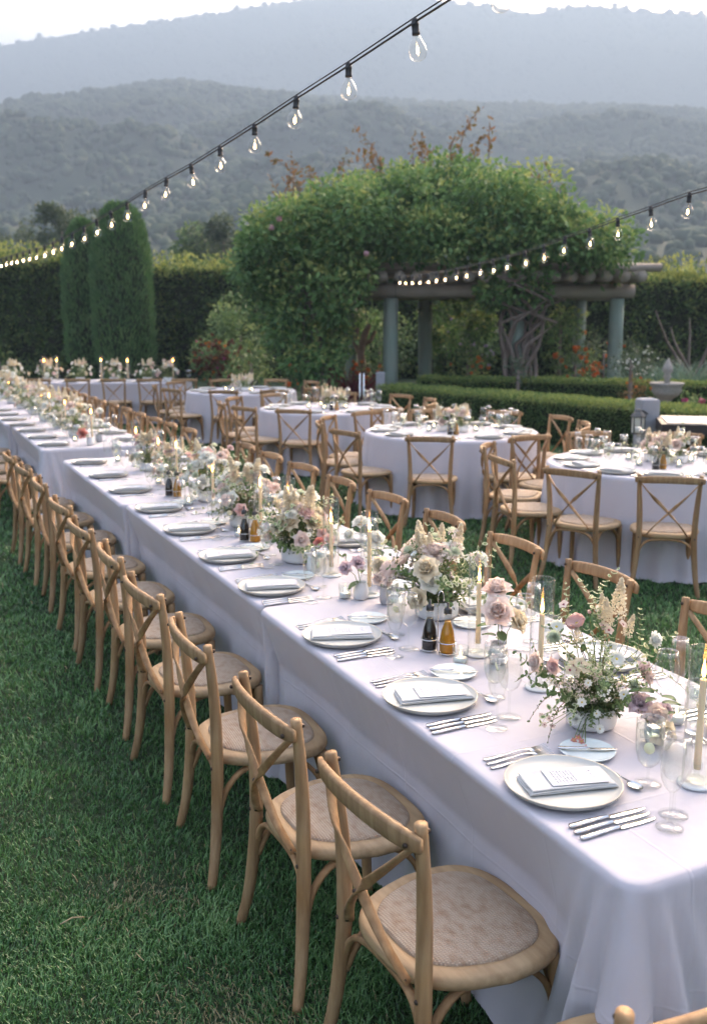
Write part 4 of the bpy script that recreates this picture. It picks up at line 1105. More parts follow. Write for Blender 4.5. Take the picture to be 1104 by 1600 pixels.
def blade(outline, z, th, bow=0.0):
    """flat piece of cutlery along y from a half outline [(y, halfwidth, z)]"""
    mb = MB(); V = []
    for y, w, zz in outline:
        V += [(-w, y, zz), (-w * .8, y, zz + th), (w * .8, y, zz + th), (w, y, zz)]
    k = len(outline); fs = []
    for i in range(k - 1):
        for j in range(4): fs.append((i * 4 + j, i * 4 + (j + 1) % 4, (i + 1) * 4 + (j + 1) % 4, (i + 1) * 4 + j))
    fs.append((0, 1, 2, 3)); fs.append(tuple((k - 1) * 4 + j for j in range(4))[::-1]); mb.add(V, fs)
    return mb
def knife_mesh():
    mb = blade([(-.112, .0045, .001), (-.108, .0080, .001), (-.09, .0085, .001), (-.03, .0058, .0015), (.0, .0048, .002)], 0, .0055)
    b2 = blade([(.0, .0075, .0015), (.01, .0092, .001), (.06, .0098, .0005), (.095, .0085, .0005), (.108, .0052, .0005), (.114, .001, .0005)], 0, .0014); mb.add(b2.v, b2.f)
    return mb.mesh('knife', STEEL)
def fork_mesh():
    mb = blade([(-.10, .0035, .002), (-.095, .0075, .001), (-.07, .0070, .001), (-.02, .0032, .004), (.02, .0030, .008), (.038, .0065, .007), (.048, .0115, .004), (.058, .0122, .003)], 0, .0022)
    for i in range(4):
        x = (i - 1.5) * .0066; t = blade([(.056, .0020, .003), (.085, .0018, .0045), (.102, .0009, .008)], 0, .0016); mb.add([(a + x, b, c) for a, b, c in t.v], t.f)
    return mb.mesh('fork', STEEL)
def spoon_mesh():
    mb = blade([(-.085, .0035, .002), (-.08, .0065, .001), (-.055, .006, .001), (0, .0028, .004), (.03, .003, .007)], 0, .002)
    rows = []; n = 14
    for k, z in [(1.0, .0075), (.97, .0068), (.7, .0028), (.3, .0012), (.0, .0010)]:
        rows += [(math.cos(2 * math.pi * i / n) * .0165 * k, .052 + math.sin(2 * math.pi * i / n) * .026 * k, z) for i in range(n)]
    mb.ngrid(rows, n, 5, 0, True); return mb.mesh('spoon', STEEL)
PLATE, BREADP, CARDM, KNIFE, FORK, SPOON = plate_mesh(), bread_mesh(), card_mesh(), knife_mesh(), fork_mesh(), spoon_mesh()
NAPK = [napkin_mesh(i) for i in range(3)]

def stemware(name, bowl, stem, base_r=.036, n=24):
    """a glass as foot, stem and bowl"""
    p = {}
    mb = MB(); mb.lathe([(0, .001), (base_r, .001), (base_r, .0022), (base_r * .6, .0042), (.007, .009), (.0042, .016)], n); p['foot'] = mb.mesh(name + '_foot', GLASS)
    z0 = bowl[0][1]; mb = MB(); mb.lathe([(.0042, .016), (.0034, z0 * .5), (.0040, z0 - .006), (.0075, z0 + .001)], 10); p['stem'] = mb.mesh(name + '_stem', GLASS)
    mb = MB(); mb.lathe(bowl + [(bowl[-1][0] - .0010, bowl[-1][1] + .0006), (bowl[-1][0] - .0016, bowl[-1][1] - .0008)] + [(r - .0016, z + .0014) for r, z in bowl[::-1] if r > .004], n); p['bowl'] = mb.mesh(name + '_bowl', GLASS)
    return p
WINE = stemware('wine_glass', [(.003, .085), (.012, .088), (.025, .098), (.034, .116), (.0375, .138), (.0365, .162), (.0325, .190), (.0305, .205)], .085)
FLUTE = stemware('tulip_glass', [(.003, .092), (.010, .095), (.020, .106), (.0275, .128), (.0300, .155), (.0285, .185), (.0245, .222)], .092, .033)
GOB = stemware('water_goblet', [(.004, .048), (.016, .051), (.028, .064), (.0345, .090), (.0365, .118), (.0365, .150), (.0358, .178)], .048, .036)
mb = MB(); mb.lathe([(0, .052), (.0150, .0535), (.0262, .066), (.0325, .091), (.0342, .118), (.0342, .160), (0, .160)], 20); GWATER = mb.mesh('goblet_water', WATER)
mb = MB(); mb.lathe([(0, -.003), (.022, -.003), (.024, 0), (.022, .003), (0, .003)], 16); SLICE = mb.mesh('lemon_slice', LEMON)
mb = MB()
for i in range(5):
    M_ = Matrix.Translation(Vector((.012 * math.cos(i * 2.1), .012 * math.sin(i * 2.1), .150 - .006 * (i % 3)))) @ Euler((i * .9, i * 1.7, i)).to_matrix().to_4x4(); mb.box((-.011, -.011, -.011), (.011, .011, .011), 0, M_)
ICE = mb.mesh('ice', glass('ice', (.90, .93, .93), .12, 1.6))

def make_glass(kind):
    nm, p, cat = {'wine': ('wine_glass', WINE, 'wine glass'), 'flute': ('tulip_glass', FLUTE, 'wine glass'), 'gob': ('water_goblet', GOB, 'water glass')}[kind]
    t = thing(nm, 'x', cat)
    for k in ('foot', 'stem', 'bowl'): obj(k, p[k], t)
    if kind == 'gob':
        w = obj('water', GWATER, t); obj('lemon_slice', SLICE, t, (.004, -.004, .100), (R(74), R(10), .4), .62); obj('ice', ICE, t)['kind'] = 'stuff'
    return Proto(t)
GL = {k: make_glass(k) for k in ('wine', 'flute', 'gob')}
def single(name, me, loc, rz, label, cat, group, rot=None, scale=None):
    return tag(obj(name, me, None, loc, rot if rot else (0, 0, rz), scale), label, cat, group)

def W(origin, rz, x, y, z=0.0):
    c, s = math.cos(rz), math.sin(rz); return Vector((origin[0] + c * x - s * y, origin[1] + s * x + c * y, z))

def setting(o, rz, where, grp, i, full=2, seed=0, napang=0):
    """one guest's place: plate, napkin, menu card, cutlery, bread plate, glasses; o = plate centre on the cloth"""
    g = random.Random(seed * 13 + i); j = lambda a: g.uniform(-a, a)
    z = TOP + .002
    single('dinner_plate', PLATE, W(o, rz, 0, 0, z), g.uniform(0, 6), f'round ivory dinner plate, {where}', 'plate', 'dinner plates on ' + grp)
    na = rz + R(-16) + j(.10) + napang
    nz = z + .0135
    single('napkin', NAPK[i % 3], W(o, rz, j(.008), .004 + j(.008), nz), na, f'folded white napkin, {where}', 'napkin', 'napkins on ' + grp)
    if full >= 1:
        single('menu_card', CARDM, W(W(o, rz, .003, .010), na, 0, .022, nz + .0168), na + j(.05), f'white printed menu card, {where}', 'menu card', 'menu cards on ' + grp)
    nk = 3 if full == 2 else (2 if full == 1 else 0)
    for k in range(nk):
        w3 = ['beside plate', 'second from plate', 'outermost'][k]
        single('knife', KNIFE, W(o, rz, .172 + .026 * k, .005 - .006 * k + j(.004), z), rz + j(.025), f'steel knife {w3}, {where}', 'knife', 'knives on ' + grp)
        single('fork', FORK, W(o, rz, -.172 - .024 * k, -.005 + .004 * k + j(.004), z), rz + j(.03), f'steel fork {w3}, {where}', 'fork', 'forks on ' + grp)
    if full == 2:
        single('dessert_spoon', SPOON, W(o, rz, .03 + j(.01), .170, z), rz - math.pi / 2 + j(.06), f'dessert spoon above plate, {where}', 'spoon', 'dessert spoons on ' + grp)
        bp = W(o, rz, -.155 + j(.02), .188, z); single('bread_plate', BREADP, bp, 0, f'small pale green bread plate, {where}', 'bread plate', 'bread plates on ' + grp)
        single('butter_knife', KNIFE, (bp.x, bp.y, z + .0125), rz - .55 + j(.1), f'butter knife on bread plate, {where}', 'knife', 'butter knives on ' + grp, None, .72)
    if full >= 1:
        for kind, x, y in (('gob', .05 + j(.04), .205 + j(.01)), ('flute', .268 + j(.01), .085 + j(.02)), ('wine', .222 + j(.012), .165 + j(.02))):
            if full == 1 and kind == 'gob' and seed == 77: continue
            GL[kind].place(W(o, rz, x, y, z), g.uniform(0, 6), {'gob': 'water goblet with lemon, ', 'flute': 'slim empty tulip glass, ', 'wine': 'round empty wine glass, '}[kind] + where, {'gob': 'water goblets on ', 'flute': 'tulip glasses on ', 'wine': 'wine glasses on '}[kind] + grp)

PS = [.428, 1.087, 1.764, 2.515, 3.146, 3.85, 4.543, 5.30, 6.02, 6.77]
for i, s in enumerate(PS):
    t = [.145, .130, .138, .140, .150, .155, .158, .150, .15, .15][i]
    p = LT(s, t); setting(p, RZL, f'{nth(i)} left place from the near end of long row', 'the left of the long row', i, 2 if i < 7 else 1, 1)
for i, s in enumerate([8.1, 8.75, 9.4, 10.05, 10.7, 11.35, 12.0]):
    setting(LT(s, .07 - .012 * i), RZL, f'{nth(i)} left place beyond the gap in long row', 'the left of the row beyond the gap', i, 1 if i < 4 else 0, 2)
for i, s in enumerate(RIGHT_S):
    setting(LT(s, .855), RZL + math.pi, f'{nth(i)} far-side place from the near end of long row', 'the far side of the long row', i, 2 if i < 4 else 1, 3)
for i, s in enumerate([8.2, 8.85, 9.5, 10.15, 10.8]):
    setting(LT(s, .79 - .015 * i), RZL + math.pi, f'{nth(i)} far-side place beyond the gap in long row', 'the far side of the row beyond the gap', i, 1 if i < 2 else 0, 4)
for ti, ((x, y), r, wd) in enumerate(ROUND):
    for k, a in enumerate(ANG[ti]):
        aa = R(a); rr = r - .19
        setting((x + math.cos(aa) * rr, y + math.sin(aa) * rr), aa + math.pi / 2, f'{nth(k)} place clockwise from front of {wd}', 'the ' + wd, k, 1 if ti < 3 else 0, 77 if ti == 2 else 10 + ti, R(16) + math.pi / 2)
for i in range(6):
    setting((-3.3 - .64 * i, FY + .18), 0, f'{nth(i)} place from the right, far crosswise table', 'the far table', i, 1 if i < 3 else 0, 77)

# ------------------------------------------------------------------ candles, votives, cruets
def hurricane():
    t = thing('hurricane_glass', 'x', 'candle holder')
    mb = MB(); mb.lathe([(0, .001), (.047, .001), (.048, .005), (.044, .008), (0, .008)], 28); obj('base_dish', mb.mesh('base_dish', mat('frosted_dish', (.62, .62, .60), .25, .5)), t)
    mb = MB(); mb.lathe([(.0375, .009), (.0375, .19), (.0375, .365), (.0368, .3665), (.0358, .365), (.0358, .012), (.0, .0115)], 32); obj('chimney', mb.mesh('chimney', GLASS), t)
    mb = MB(); mb.lathe([(.020, .0125), (.018, .018), (.008, .022), (.007, .034), (.013, .040), (.0132, .058), (.0115, .058)], 16); obj('candle_cup', mb.mesh('candle_cup', GLASSV), t)
    return Proto(t)
def taper(hh):
    t = thing('taper_candle', 'x', 'candle')
    mb = MB(); mb.lathe([(0, .042), (.0094, .042), (.0090, hh * .5), (.0082, hh - .004), (.0075, hh), (.005, hh - .002), (0, hh - .003)], 14); obj('wax', mb.mesh('wax', WAX), t)
    mb = MB(); mb.tube([(0, 0, hh - .004), (.0004, 0, hh + .006), (.0016, 0, hh + .010)], .0011, 5); obj('wick', mb.mesh('wick', WICK), t)
    mb = MB(); mb.lathe([(.0, hh + .004), (.0032, hh + .008), (.0052, hh + .016), (.0045, hh + .026), (.0026, hh + .038), (.0010, hh + .048), (0, hh + .054)], 10); f = obj('flame', mb.mesh('flame', FLAME), t)
    return Proto(t)
HUR = hurricane(); TAP = [taper(.285), taper(.25), taper(.265)]
CANDLES = [(.30, .47), (1.03, .505), (1.395, .50), (2.24, .485), (2.62, .475), (3.27, .52), (3.50, .45), (4.32, .44), (4.80, .50), (5.25, .47), (5.78, .48), (6.45, .47), (8.05, .42), (8.75, .38), (9.4, .40), (10.2, .36), (10.9, .37), (11.8, .34), (12.6, .33), (13.5, .3)]
for i, (s, t) in enumerate(CANDLES):
    p = LT(s, t, TOP + .002); HUR.place(p, i * .7, f'{nth(i)} clear glass hurricane cylinder from the near end of the long row', 'hurricane cylinders on the long row')
    TAP[i % 3].place(p, i, f'lit ivory taper candle in the {nth(i)} hurricane cylinder of the long row', 'taper candles on the long row')
for i, (px, Y) in enumerate([(70, FY + .45), (90, FY + .55), (159, FY + .5), (200, FY + .4), (271, FY + .5)]):
    X = at_y(px, 585, Y).x; p = (X, Y, TOP + .002)
    HUR.place(p, i, f'{nth(i)} hurricane cylinder from the left on the far crosswise table', 'hurricane cylinders on the far table', scale=1.25)
    TAP[0].place(p, i, f'lit candle in the {nth(i)} hurricane cylinder from the left on the far table', 'taper candles on the far table', scale=1.25)
def votive():
    t = thing('votive_candle', 'x', 'votive')
    mb = MB(); n = 32; rows = []
    for r, z in [(.024, .001), (.0255, .004), (.0285, .062), (.0278, .0635), (.0268, .062), (.0235, .006)]:
        rows += [((r + .0007 * math.cos(j * math.pi)) * math.cos(2 * math.pi * j / n), (r + .0007 * math.cos(j * math.pi)) * math.sin(2 * math.pi * j / n), z) for j in range(n)]
    mb.ngrid(rows, n, 6, 0, True); obj('glass_cup', mb.mesh('votive_cup', GLASSV), t)
    mb = MB(); mb.lathe([(0, .005), (.0225, .005), (.0235, .024), (0, .0235)], 16); obj('wax', mb.mesh('votive_wax', mat('white_wax', (.78, .76, .72), .5, sub=.2)), t)
    mb = MB(); mb.lathe([(0, .026), (.0028, .031), (.0022, .040), (0, .048)], 8); obj('flame', mb.mesh('votive_flame', FLAMECORE), t)
    return Proto(t)
VOT = votive()
for i, (s, t) in enumerate([(1.335, .392), (2.25, .375), (.62, .70), (2.95, .62), (3.60, .36), (3.95, .62), (4.62, .37), (5.5, .40), (6.2, .55), (6.75, .38), (8.3, .3)]):
    VOT.place(LT(s, t, TOP + .002), i, f'{nth(i)} small ribbed glass votive along the middle of the long row', 'votives on the long row')
for ti, ((x, y), r, wd) in enumerate(ROUND):
    for k in range(5 if ti < 3 else 3):
        a = k * 1.26 + ti; VOT.place((x + math.cos(a) * .26, y + math.sin(a) * .26, TOP + .002), a, f'{nth(k)} glass votive round the flowers on the {wd}', 'votives on the round tables', scale=1.15)

def cruets():
    """wire rack with a dark and an amber bottle"""
    t = thing('cruet_rack', 'x', 'cruet rack'); mb = MB()
    for x in (-.036, .036):
        ring = [(x + .031 * math.cos(a), .031 * math.sin(a), .045) for a in np.linspace(0, 2 * math.pi, 19)]
        mb = MB(); mb.tube(ring, .0018, 6, cap=False); obj('ring', mb.mesh('rack_ring', STEEL), t)
        ring = [(x + .030 * math.cos(a), .030 * math.sin(a), .006) for a in np.linspace(0, 2 * math.pi, 19)]
        mb = MB(); mb.tube(ring, .0018, 6, cap=False); obj('ring', mb.mesh('rack_ring', STEEL), t)
    mb = MB(); mb.tube(smooth_path([(0, -.006, .006), (0, -.006, .18), (0, -.005, .215), (.008, 0, .228), (.016, .004, .215), (.016, .004, .19)], 4), .0022, 6); obj('handle', mb.mesh('rack_handle', STEEL), t)
    return Proto(t)
def bottle(m, nm):
    t = thing(nm, 'x', 'bottle')
    mb = MB(); mb.lathe([(0, .008), (.026, .008), (.0275, .012), (.0275, .05), (.022, .085), (.0125, .115), (.0115, .122), (0, .122)], 20); obj('liquid', mb.mesh('liquid', m), t)
    mb = MB(); mb.lathe([(0, .005), (.0285, .005), (.0295, .010), (.0295, .052), (.024, .088), (.014, .120), (.0125, .150), (.0138, .153), (.0138, .158)], 20); obj('glass', mb.mesh('bottle_glass', GLASSV), t)
    mb = MB(); mb.lathe([(.0145, .150), (.0145, .166), (.012, .170), (.0045, .172), (.0040, .190), (0, .191)], 14); obj('pourer', mb.mesh('pourer', BLACKCAP), t)
    mb = MB(); mb.lathe([(.0149, .148), (.0149, .152)], 14); obj('collar', mb.mesh('collar', STEEL), t)
    return Proto(t)
CRU = cruets(); BV, BO = bottle(VINEGAR, 'vinegar_bottle'), bottle(OIL, 'oil_bottle')
def put_cruets(p, rz, where, grp):
    CRU.place(p, rz, f'steel wire cruet rack {where}', 'cruet racks ' + grp)
    BV.place(W(p, rz, -.036, 0, p[2]), 0, f'dark vinegar bottle in the rack {where}', 'vinegar bottles ' + grp)
    BO.place(W(p, rz, .036, 0, p[2]), 0, f'amber oil bottle in the rack {where}', 'oil bottles ' + grp)
for s, t, wd in [(1.475, .385, 'between the two nearest big flower bowls'), (3.45, .37, 'beside the third flower bowl of the long row'), (4.95, .36, 'beside the fifth flower bowl of the long row')]:
    put_cruets(LT(s, t, TOP + .002), RZL + .55, wd, 'on the long row')
for ti, ((x, y), r, wd) in enumerate(ROUND[:3]):
    put_cruets((x - .12 + .1 * ti, y - .40, TOP + .002), .4, 'on the ' + wd, 'on the round tables')
# ------------------------------------------------------------------ flowers
def petal_grid(mb, M, w, l, cup, curl, mi=0, nu=4, nv=4, ruffle=0.0, g=random):
    """one petal growing along local +y from the origin, cupped, its tip curling; M places it"""
    V = []
    ph = g.random() * 6
    for j in range(nv):
        v = j / (nv - 1)
        ww = w * (math.sin(math.pi * min(.93, .16 + v * .72)) ** .8)
        if v > .9: ww *= .72
        for i in range(nu):
            u = i / (nu - 1) * 2 - 1
            V.append(M @ Vector((u * ww, l * v - l * .10 * u * u * v, cup * (v ** 1.5) + curl * max(0, v - .6) ** 2 + abs(u) ** 2 * w * .45 * (1 - .4 * v) + ruffle * math.sin(u * 5 + ph + v * 3) * v)))
    mb.ngrid(V, nu, nv, mi)

def T_(az, tilt, r=0.0, z=0.0): return Matrix.Rotation(az, 4, 'Z') @ Matrix.Translation(Vector((0, r, z))) @ Matrix.Rotation(tilt, 4, 'X')
def rose_mesh(name, m, rad=.04, seed=0, layers=None, ruffle=.0):
    g = random.Random(seed); mb = MB()
    for k, (cnt, tilt, l, w, r, z) in enumerate(layers or [(6, 20, 1.06, .66, .10, .0), (6, 38, 1.04, .64, .12, .02), (6, 54, 1.0, .58, .14, .04), (5, 66, .96, .50, .13, .06), (5, 76, .92, .42, .11, .08), (4, 84, .88, .32, .08, .1), (3, 90, .84, .24, .04, .12)]):
        for i in range(cnt):
            az = 2 * math.pi * (i / cnt + k * .37) + g.uniform(-.15, .15)
            petal_grid(mb, T_(az, R(tilt + g.uniform(-7, 7)), r * rad, z * rad - rad * .2), w * rad, l * rad, -.06 * rad * (k < 2) + .26 * rad * (k > 1), -1.1 * rad if k < 3 else -.35 * rad, 0, 5 if k < 3 else 4, 5 if k < 3 else 4, ruffle * rad, g)
    # calyx
    mb.lathe([(.0, -.32 * rad), (.14 * rad, -.30 * rad), (.20 * rad, -.12 * rad), (.1 * rad, 0)], 8, 1)
    return mb.mesh(name, [m, LEAFV])
LIS = [(6, 30, 1.0, .62, .06, 0), (6, 50, .95, .55, .05, .05), (5, 66, .85, .45, .04, .1), (4, 80, .7, .32, .02, .15)]
def pompon_mesh(name, m, rad=.027, seed=0, cnt=70, mc=None):
    g = random.Random(seed); mb = MB()
    for i in range(cnt):
        t = (i + .5) / cnt; tilt = 8 + 80 * t; az = i * 2.39996
        petal_grid(mb, T_(az, R(tilt + g.uniform(-8, 8)), rad * .22 * (1 - t), rad * .3 * t), rad * (.26 - .10 * t), rad * (.86 - .25 * t), rad * .1, rad * .2, 0, 3, 3, .02 * rad, g)
    mb.lathe([(0, -.25 * rad), (.25 * rad, -.2 * rad), (.3 * rad, .1 * rad), (0, .25 * rad)], 8, 1)
    return mb.mesh(name, [m, LEAFV])
def daisy_mesh(name, m, rad=.024, seed=0, cnt=9, mc=P_YELLOW, wid=.34, tilt=14, rows=1, ctr=.24):
    g = random.Random(seed); mb = MB()
    for r_ in range(rows):
        for i in range(cnt): petal_grid(mb, T_(2 * math.pi * (i + .5 * r_) / cnt + g.uniform(-.1, .1), R(tilt + 14 * r_ + g.uniform(-7, 7)), rad * .1, .02 * rad), rad * wid, rad * (1 - .12 * r_), rad * .05, -rad * .2, 0, 3, 4, .03 * rad, g)
    mb.lathe([(ctr * rad, .03 * rad), (ctr * .95 * rad, .12 * rad), (ctr * .5 * rad, .2 * rad), (0, .22 * rad)], 10, 1)
    mb.lathe([(0, -.18 * rad), (.12 * rad, -.1 * rad), (.1 * rad, 0)], 6, 2)
    return mb.mesh(name, [m, mc, LEAFV])
def poppy_mesh(name, m, rad=.038, seed=0):
    g = random.Random(seed); mb = MB()
    for k in range(2):
        for i in range(4 + k): petal_grid(mb, T_(2 * math.pi * i / (4 + k) + .5 * k, R(34 + 14 * k + g.uniform(-5, 5)), 0, 0), rad * .72, rad * 1.0, rad * .05, -rad * .3, 0, 6, 5, .06 * rad, g)
    mb.lathe([(.16 * rad, 0), (.2 * rad, .2 * rad), (.1 * rad, .34 * rad), (0, .36 * rad)], 10, 1)
    return mb.mesh(name, [m, P_YELLOW])
def astilbe_mesh(name, m, h=.11, seed=0):
    g = np.random.default_rng(seed); V, F, mi = [], [], []
    n = 620
    for i in range(n):
        t = g.random() ** .8; a = g.uniform(0, 6.28); arm = i % 13
        r = (1 - t) ** .8 * .026 * (.35 + .65 * g.random()) + .0015
        a = arm * 2.4 + g.normal(0, .25)
        p = np.array([math.cos(a) * r, math.sin(a) * r, h * t + r * .9]); s = .0032 * g.uniform(.7, 1.5)
        d = g.normal(size=3); d /= np.linalg.norm(d); e = np.cross(d, g.normal(size=3)); e /= np.linalg.norm(e)
        b = len(V); V += [p - d * s, p - e * s * .7, p + d * s, p + e * s * .7]; F.append((b, b + 1, b + 2, b + 3))
    return np_mesh(name, V, F, m)
def umbel_mesh(name, m, rad=.022, seed=0, n=46):
    """dome of tiny five-petalled florets over fine green rays"""
    g = np.random.default_rng(seed); mb = MB()
    for i in range(n):
        v = g.normal(size=3); v[2] = abs(v[2]) * .9 + .05; v /= np.linalg.norm(v); p = Vector(v) * rad * g.uniform(.8, 1.05); nv = Vector(v)
        a = nv.orthogonal().normalized(); b = nv.cross(a); s = rad * .16
        mb.add([p] + [p + a * (s * math.cos(k * 1.2566)) + b * (s * math.sin(k * 1.2566)) + nv * s * .2 for k in range(5)], [(0, k + 1, (k + 1) % 5 + 1) for k in range(5)], 0, False)
        if i % 3 == 0: mb.tube([(0, 0, -rad * .2), p * .95], .0005, 3, 1, False)
        if i % 5 == 0: q = p * 1.03; mb.add([q + a * s * .25, q + b * s * .25, q - a * s * .25, q - b * s * .25], [(0, 1, 2, 3)], 2, False)
    return mb.mesh(name, [m, LEAFV, TWIG])
def sprig_mesh(name, L_=.18, n=9, seed=0, arch=.3, size=.013, mats=(STEM, LEAFC, LEAFV), tip=None, zig=0.0):
    """arching stem with paired rounded leaves, each a cream leaf with a green middle laid on it; grows along +z, arching to +y"""
    g = random.Random(seed); mb = MB(); pts = []
    for k in range(9):
        t = k / 8; pts.append(Vector((zig * math.sin(t * 7), arch * L_ * t * t, L_ * t * (1 - .25 * arch * t))))
    mb.tube(pts, [.0012 - .0007 * k / 8 for k in range(9)], 4, 0, False)
    for i in range(n):
        t = .18 + .82 * i / (n - 1); k = min(7, int(t * 8)); p = pts[k].lerp(pts[k + 1], t * 8 - k)
        for sd in (-1, 1):
            if tip and g.random() < .25: continue
            s = size * (1.05 - .45 * t) * g.uniform(.75, 1.2); az = i * 1.1 + (0 if sd > 0 else math.pi) + g.uniform(-.4, .4)
            d = Vector((math.cos(az), math.sin(az), .35 + g.uniform(-.3, .4))).normalized(); e = d.cross(Vector((0, 0, 1))).normalized(); u = e.cross(d)
            for mi, f, lift in ((1, 1.0, 0), (2, .62, .0005)):
                c = p + d * s * (1 - f) * .9
                ring = [c + d * (s * f * (1 - math.cos(q)) ) + e * (s * f * .62 * math.sin(q)) + u * (lift + s * .12 * math.cos(q) ** 2) for q in [k_ * math.pi / 4 for k_ in range(8)]]
                mb.add(ring, [tuple(range(8))], mi, False)
    if tip:
        p = pts[-1]; mb.lathe([(0, -.004), (.003, 0), (.0025, .004), (0, .006)], 6, 2, p)
    return mb.mesh(name, list(mats))
def bigleaf_mesh(name, m, L_=.05, seed=0):
    mb = MB(); V = []
    for j in range(6):
        v = j / 5; w = .5 * math.sin(math.pi * (.06 + .90 * v ** .85)) * L_ * .58
        for i in range(3): u = i - 1; V.append((u * w, L_ * v, L_ * (.10 * abs(u) - .22 * v * v)))
    mb.ngrid(V, 3, 6); return mb.mesh(name, m)
FL = dict(
    rose=rose_mesh('garden_rose', P_BLUSH, .046, 1), rosec=rose_mesh('cream_rose', P_CREAM, .042, 2), rosew=rose_mesh('white_rose', P_WHITE, .036, 3),
    mauve=rose_mesh('mauve_rose', P_MAUVE, .036, 4, LIS, .06), pink=rose_mesh('pink_lisianthus', P_PINK, .034, 5, LIS, .08), lis=rose_mesh('blush_lisianthus', P_BLUSH, .034, 6, LIS, .08), coral=rose_mesh('coral_rose', P_CORAL, .036, 7, LIS, .05),
    pale=pompon_mesh('green_white_scabiosa', P_PALE, .024, 8), pom=pompon_mesh('white_scabiosa', P_WHITE, .029, 9), daisy=daisy_mesh('white_daisy', P_WHITE, .024, 10, 11, rows=2),
    small=daisy_mesh('small_cream_daisy', P_WHITE, .015, 11, 8), phlox=daisy_mesh('dark_eyed_phlox', P_CREAM, .0165, 12, 5, P_EYE, .5, 8, 1, .3), phloxp=daisy_mesh('dark_eyed_pink_phlox', P_BLUSH, .015, 13, 5, P_EYE, .5, 8, 1, .3),
    red=daisy_mesh('tiny_red_flower', P_CORAL, .009, 14, 5), poppy=poppy_mesh('pink_poppy', P_PINK, .040, 15), ast=astilbe_mesh('cream_astilbe', P_CREAM, .115, 16), umb=umbel_mesh('tiny_white_umbel', P_WHITE, .024, 17), umbd=umbel_mesh('dusty_umbel', P_BLUSH, .022, 18, 40),
    bud=rose_mesh('pink_bud', P_PINK, .02, 19, [(5, 74, 1.2, .55, .1, 0), (4, 84, 1.15, .4, .04, .1)]))
NAMES = dict(rose='garden_rose', rosec='cream_rose', rosew='white_rose', mauve='mauve_rose', pink='pink_bloom', lis='blush_bloom', coral='coral_rose', pale='green_scabiosa', pom='white_scabiosa', daisy='white_daisy', small='small_daisy',
             phlox='phlox_floret', phloxp='pink_phlox_floret', red='red_floret', poppy='poppy', ast='astilbe_plume', umb='white_umbel', umbd='dusty_umbel', bud='flower_bud')
SPR = [sprig_mesh('variegated_sprig', .20, 9, 1, .35, .0125), sprig_mesh('variegated_sprig', .15, 8, 2, .7, .012), sprig_mesh('variegated_sprig', .13, 7, 3, 1.1, .011)]
GSP = [sprig_mesh('green_sprig', .14, 9, 4, .4, .011, (STEM, LEAF, LEAFV)), sprig_mesh('green_sprig', .11, 8, 5, .8, .010, (TWIG, LEAF, LEAFV)), sprig_mesh('tiny_leaf_spray', .13, 12, 6, .5, .006, (TWIG, LEAFV, LEAF), True, .004)]
BIGL = bigleaf_mesh('rose_leaf', LEAF, .06)

def aim(d, spin=0.0, ax='Z'):
    return (Vector(d).to_track_quat(ax, 'Y' if ax == 'Z' else 'Z') @ Euler((0, 0, spin)).to_quaternion()).to_euler()

def bowl_part(root, r=.073, h=.062):
    mb = MB(); mb.lathe([(0, .002), (r * .86, .002), (r * .97, .008), (r, .02), (r, h), (r - .002, h + .002), (r - .005, h), (r - .006, .02), (0, .015)], 32); return obj('bowl', mb.mesh('bowl', BOWLM), root)

def bouquet(root, blooms, origin, sprigs, seed, stems=True, filler=0, h0=.05):
    """blooms: (kind, position relative to root, facing, scale); stems run from the bowl's mouth"""
    g = random.Random(seed); mb = MB()
    for kind, p, d, sc in blooms:
        p = Vector(p); d = Vector(d).normalized()
        obj(NAMES[kind], FL[kind], root, p, aim(d, g.uniform(0, 6)), sc)
        if stems:
            a = Vector((g.uniform(-.03, .03), g.uniform(-.03, .03), h0)); b = p - d * .010 * sc
            mid = a.lerp(b, .55) + Vector((0, 0, .02)) - Vector((d.x, d.y, 0)) * .01
            mb.tube([a, mid, b], [.0016, .0014, .0011], 4, 0, False)
    if stems and mb.v: obj('stems', mb.mesh('stems', STEM), root)['kind'] = 'stuff'
    for kind, p, d, sc in sprigs:
        me = {'v': SPR, 'g': GSP}[kind[0]][int(kind[1])]
        obj({'v': 'variegated_sprig', 'g': 'green_sprig'}[kind[0]], me, root, p, aim(d, g.uniform(0, 6)), sc)
    if filler:   # mossy heart of fine leaves and florets that hides the mechanics
        gg = np.random.default_rng(seed); n = filler
        v = gg.normal(size=(n, 3)); v[:, 2] = np.abs(v[:, 2]); v /= np.linalg.norm(v, axis=1)[:, None]
        C = v * np.array([.085, .085, .10]) * gg.uniform(.35, 1.05, n)[:, None] + np.array([0, 0, h0])
        o = obj('leafy_heart', leaf_mesh('leafy_heart', C, v + gg.normal(size=(n, 3)) * .7, .017, HEART, gg.normal(.5, .25, n), .5, gg), root); o['kind'] = 'stuff'
HEART = leafmat('bouquet_leaf', (.06, .095, .035), (.12, .17, .07), (.34, .33, .20), .3)

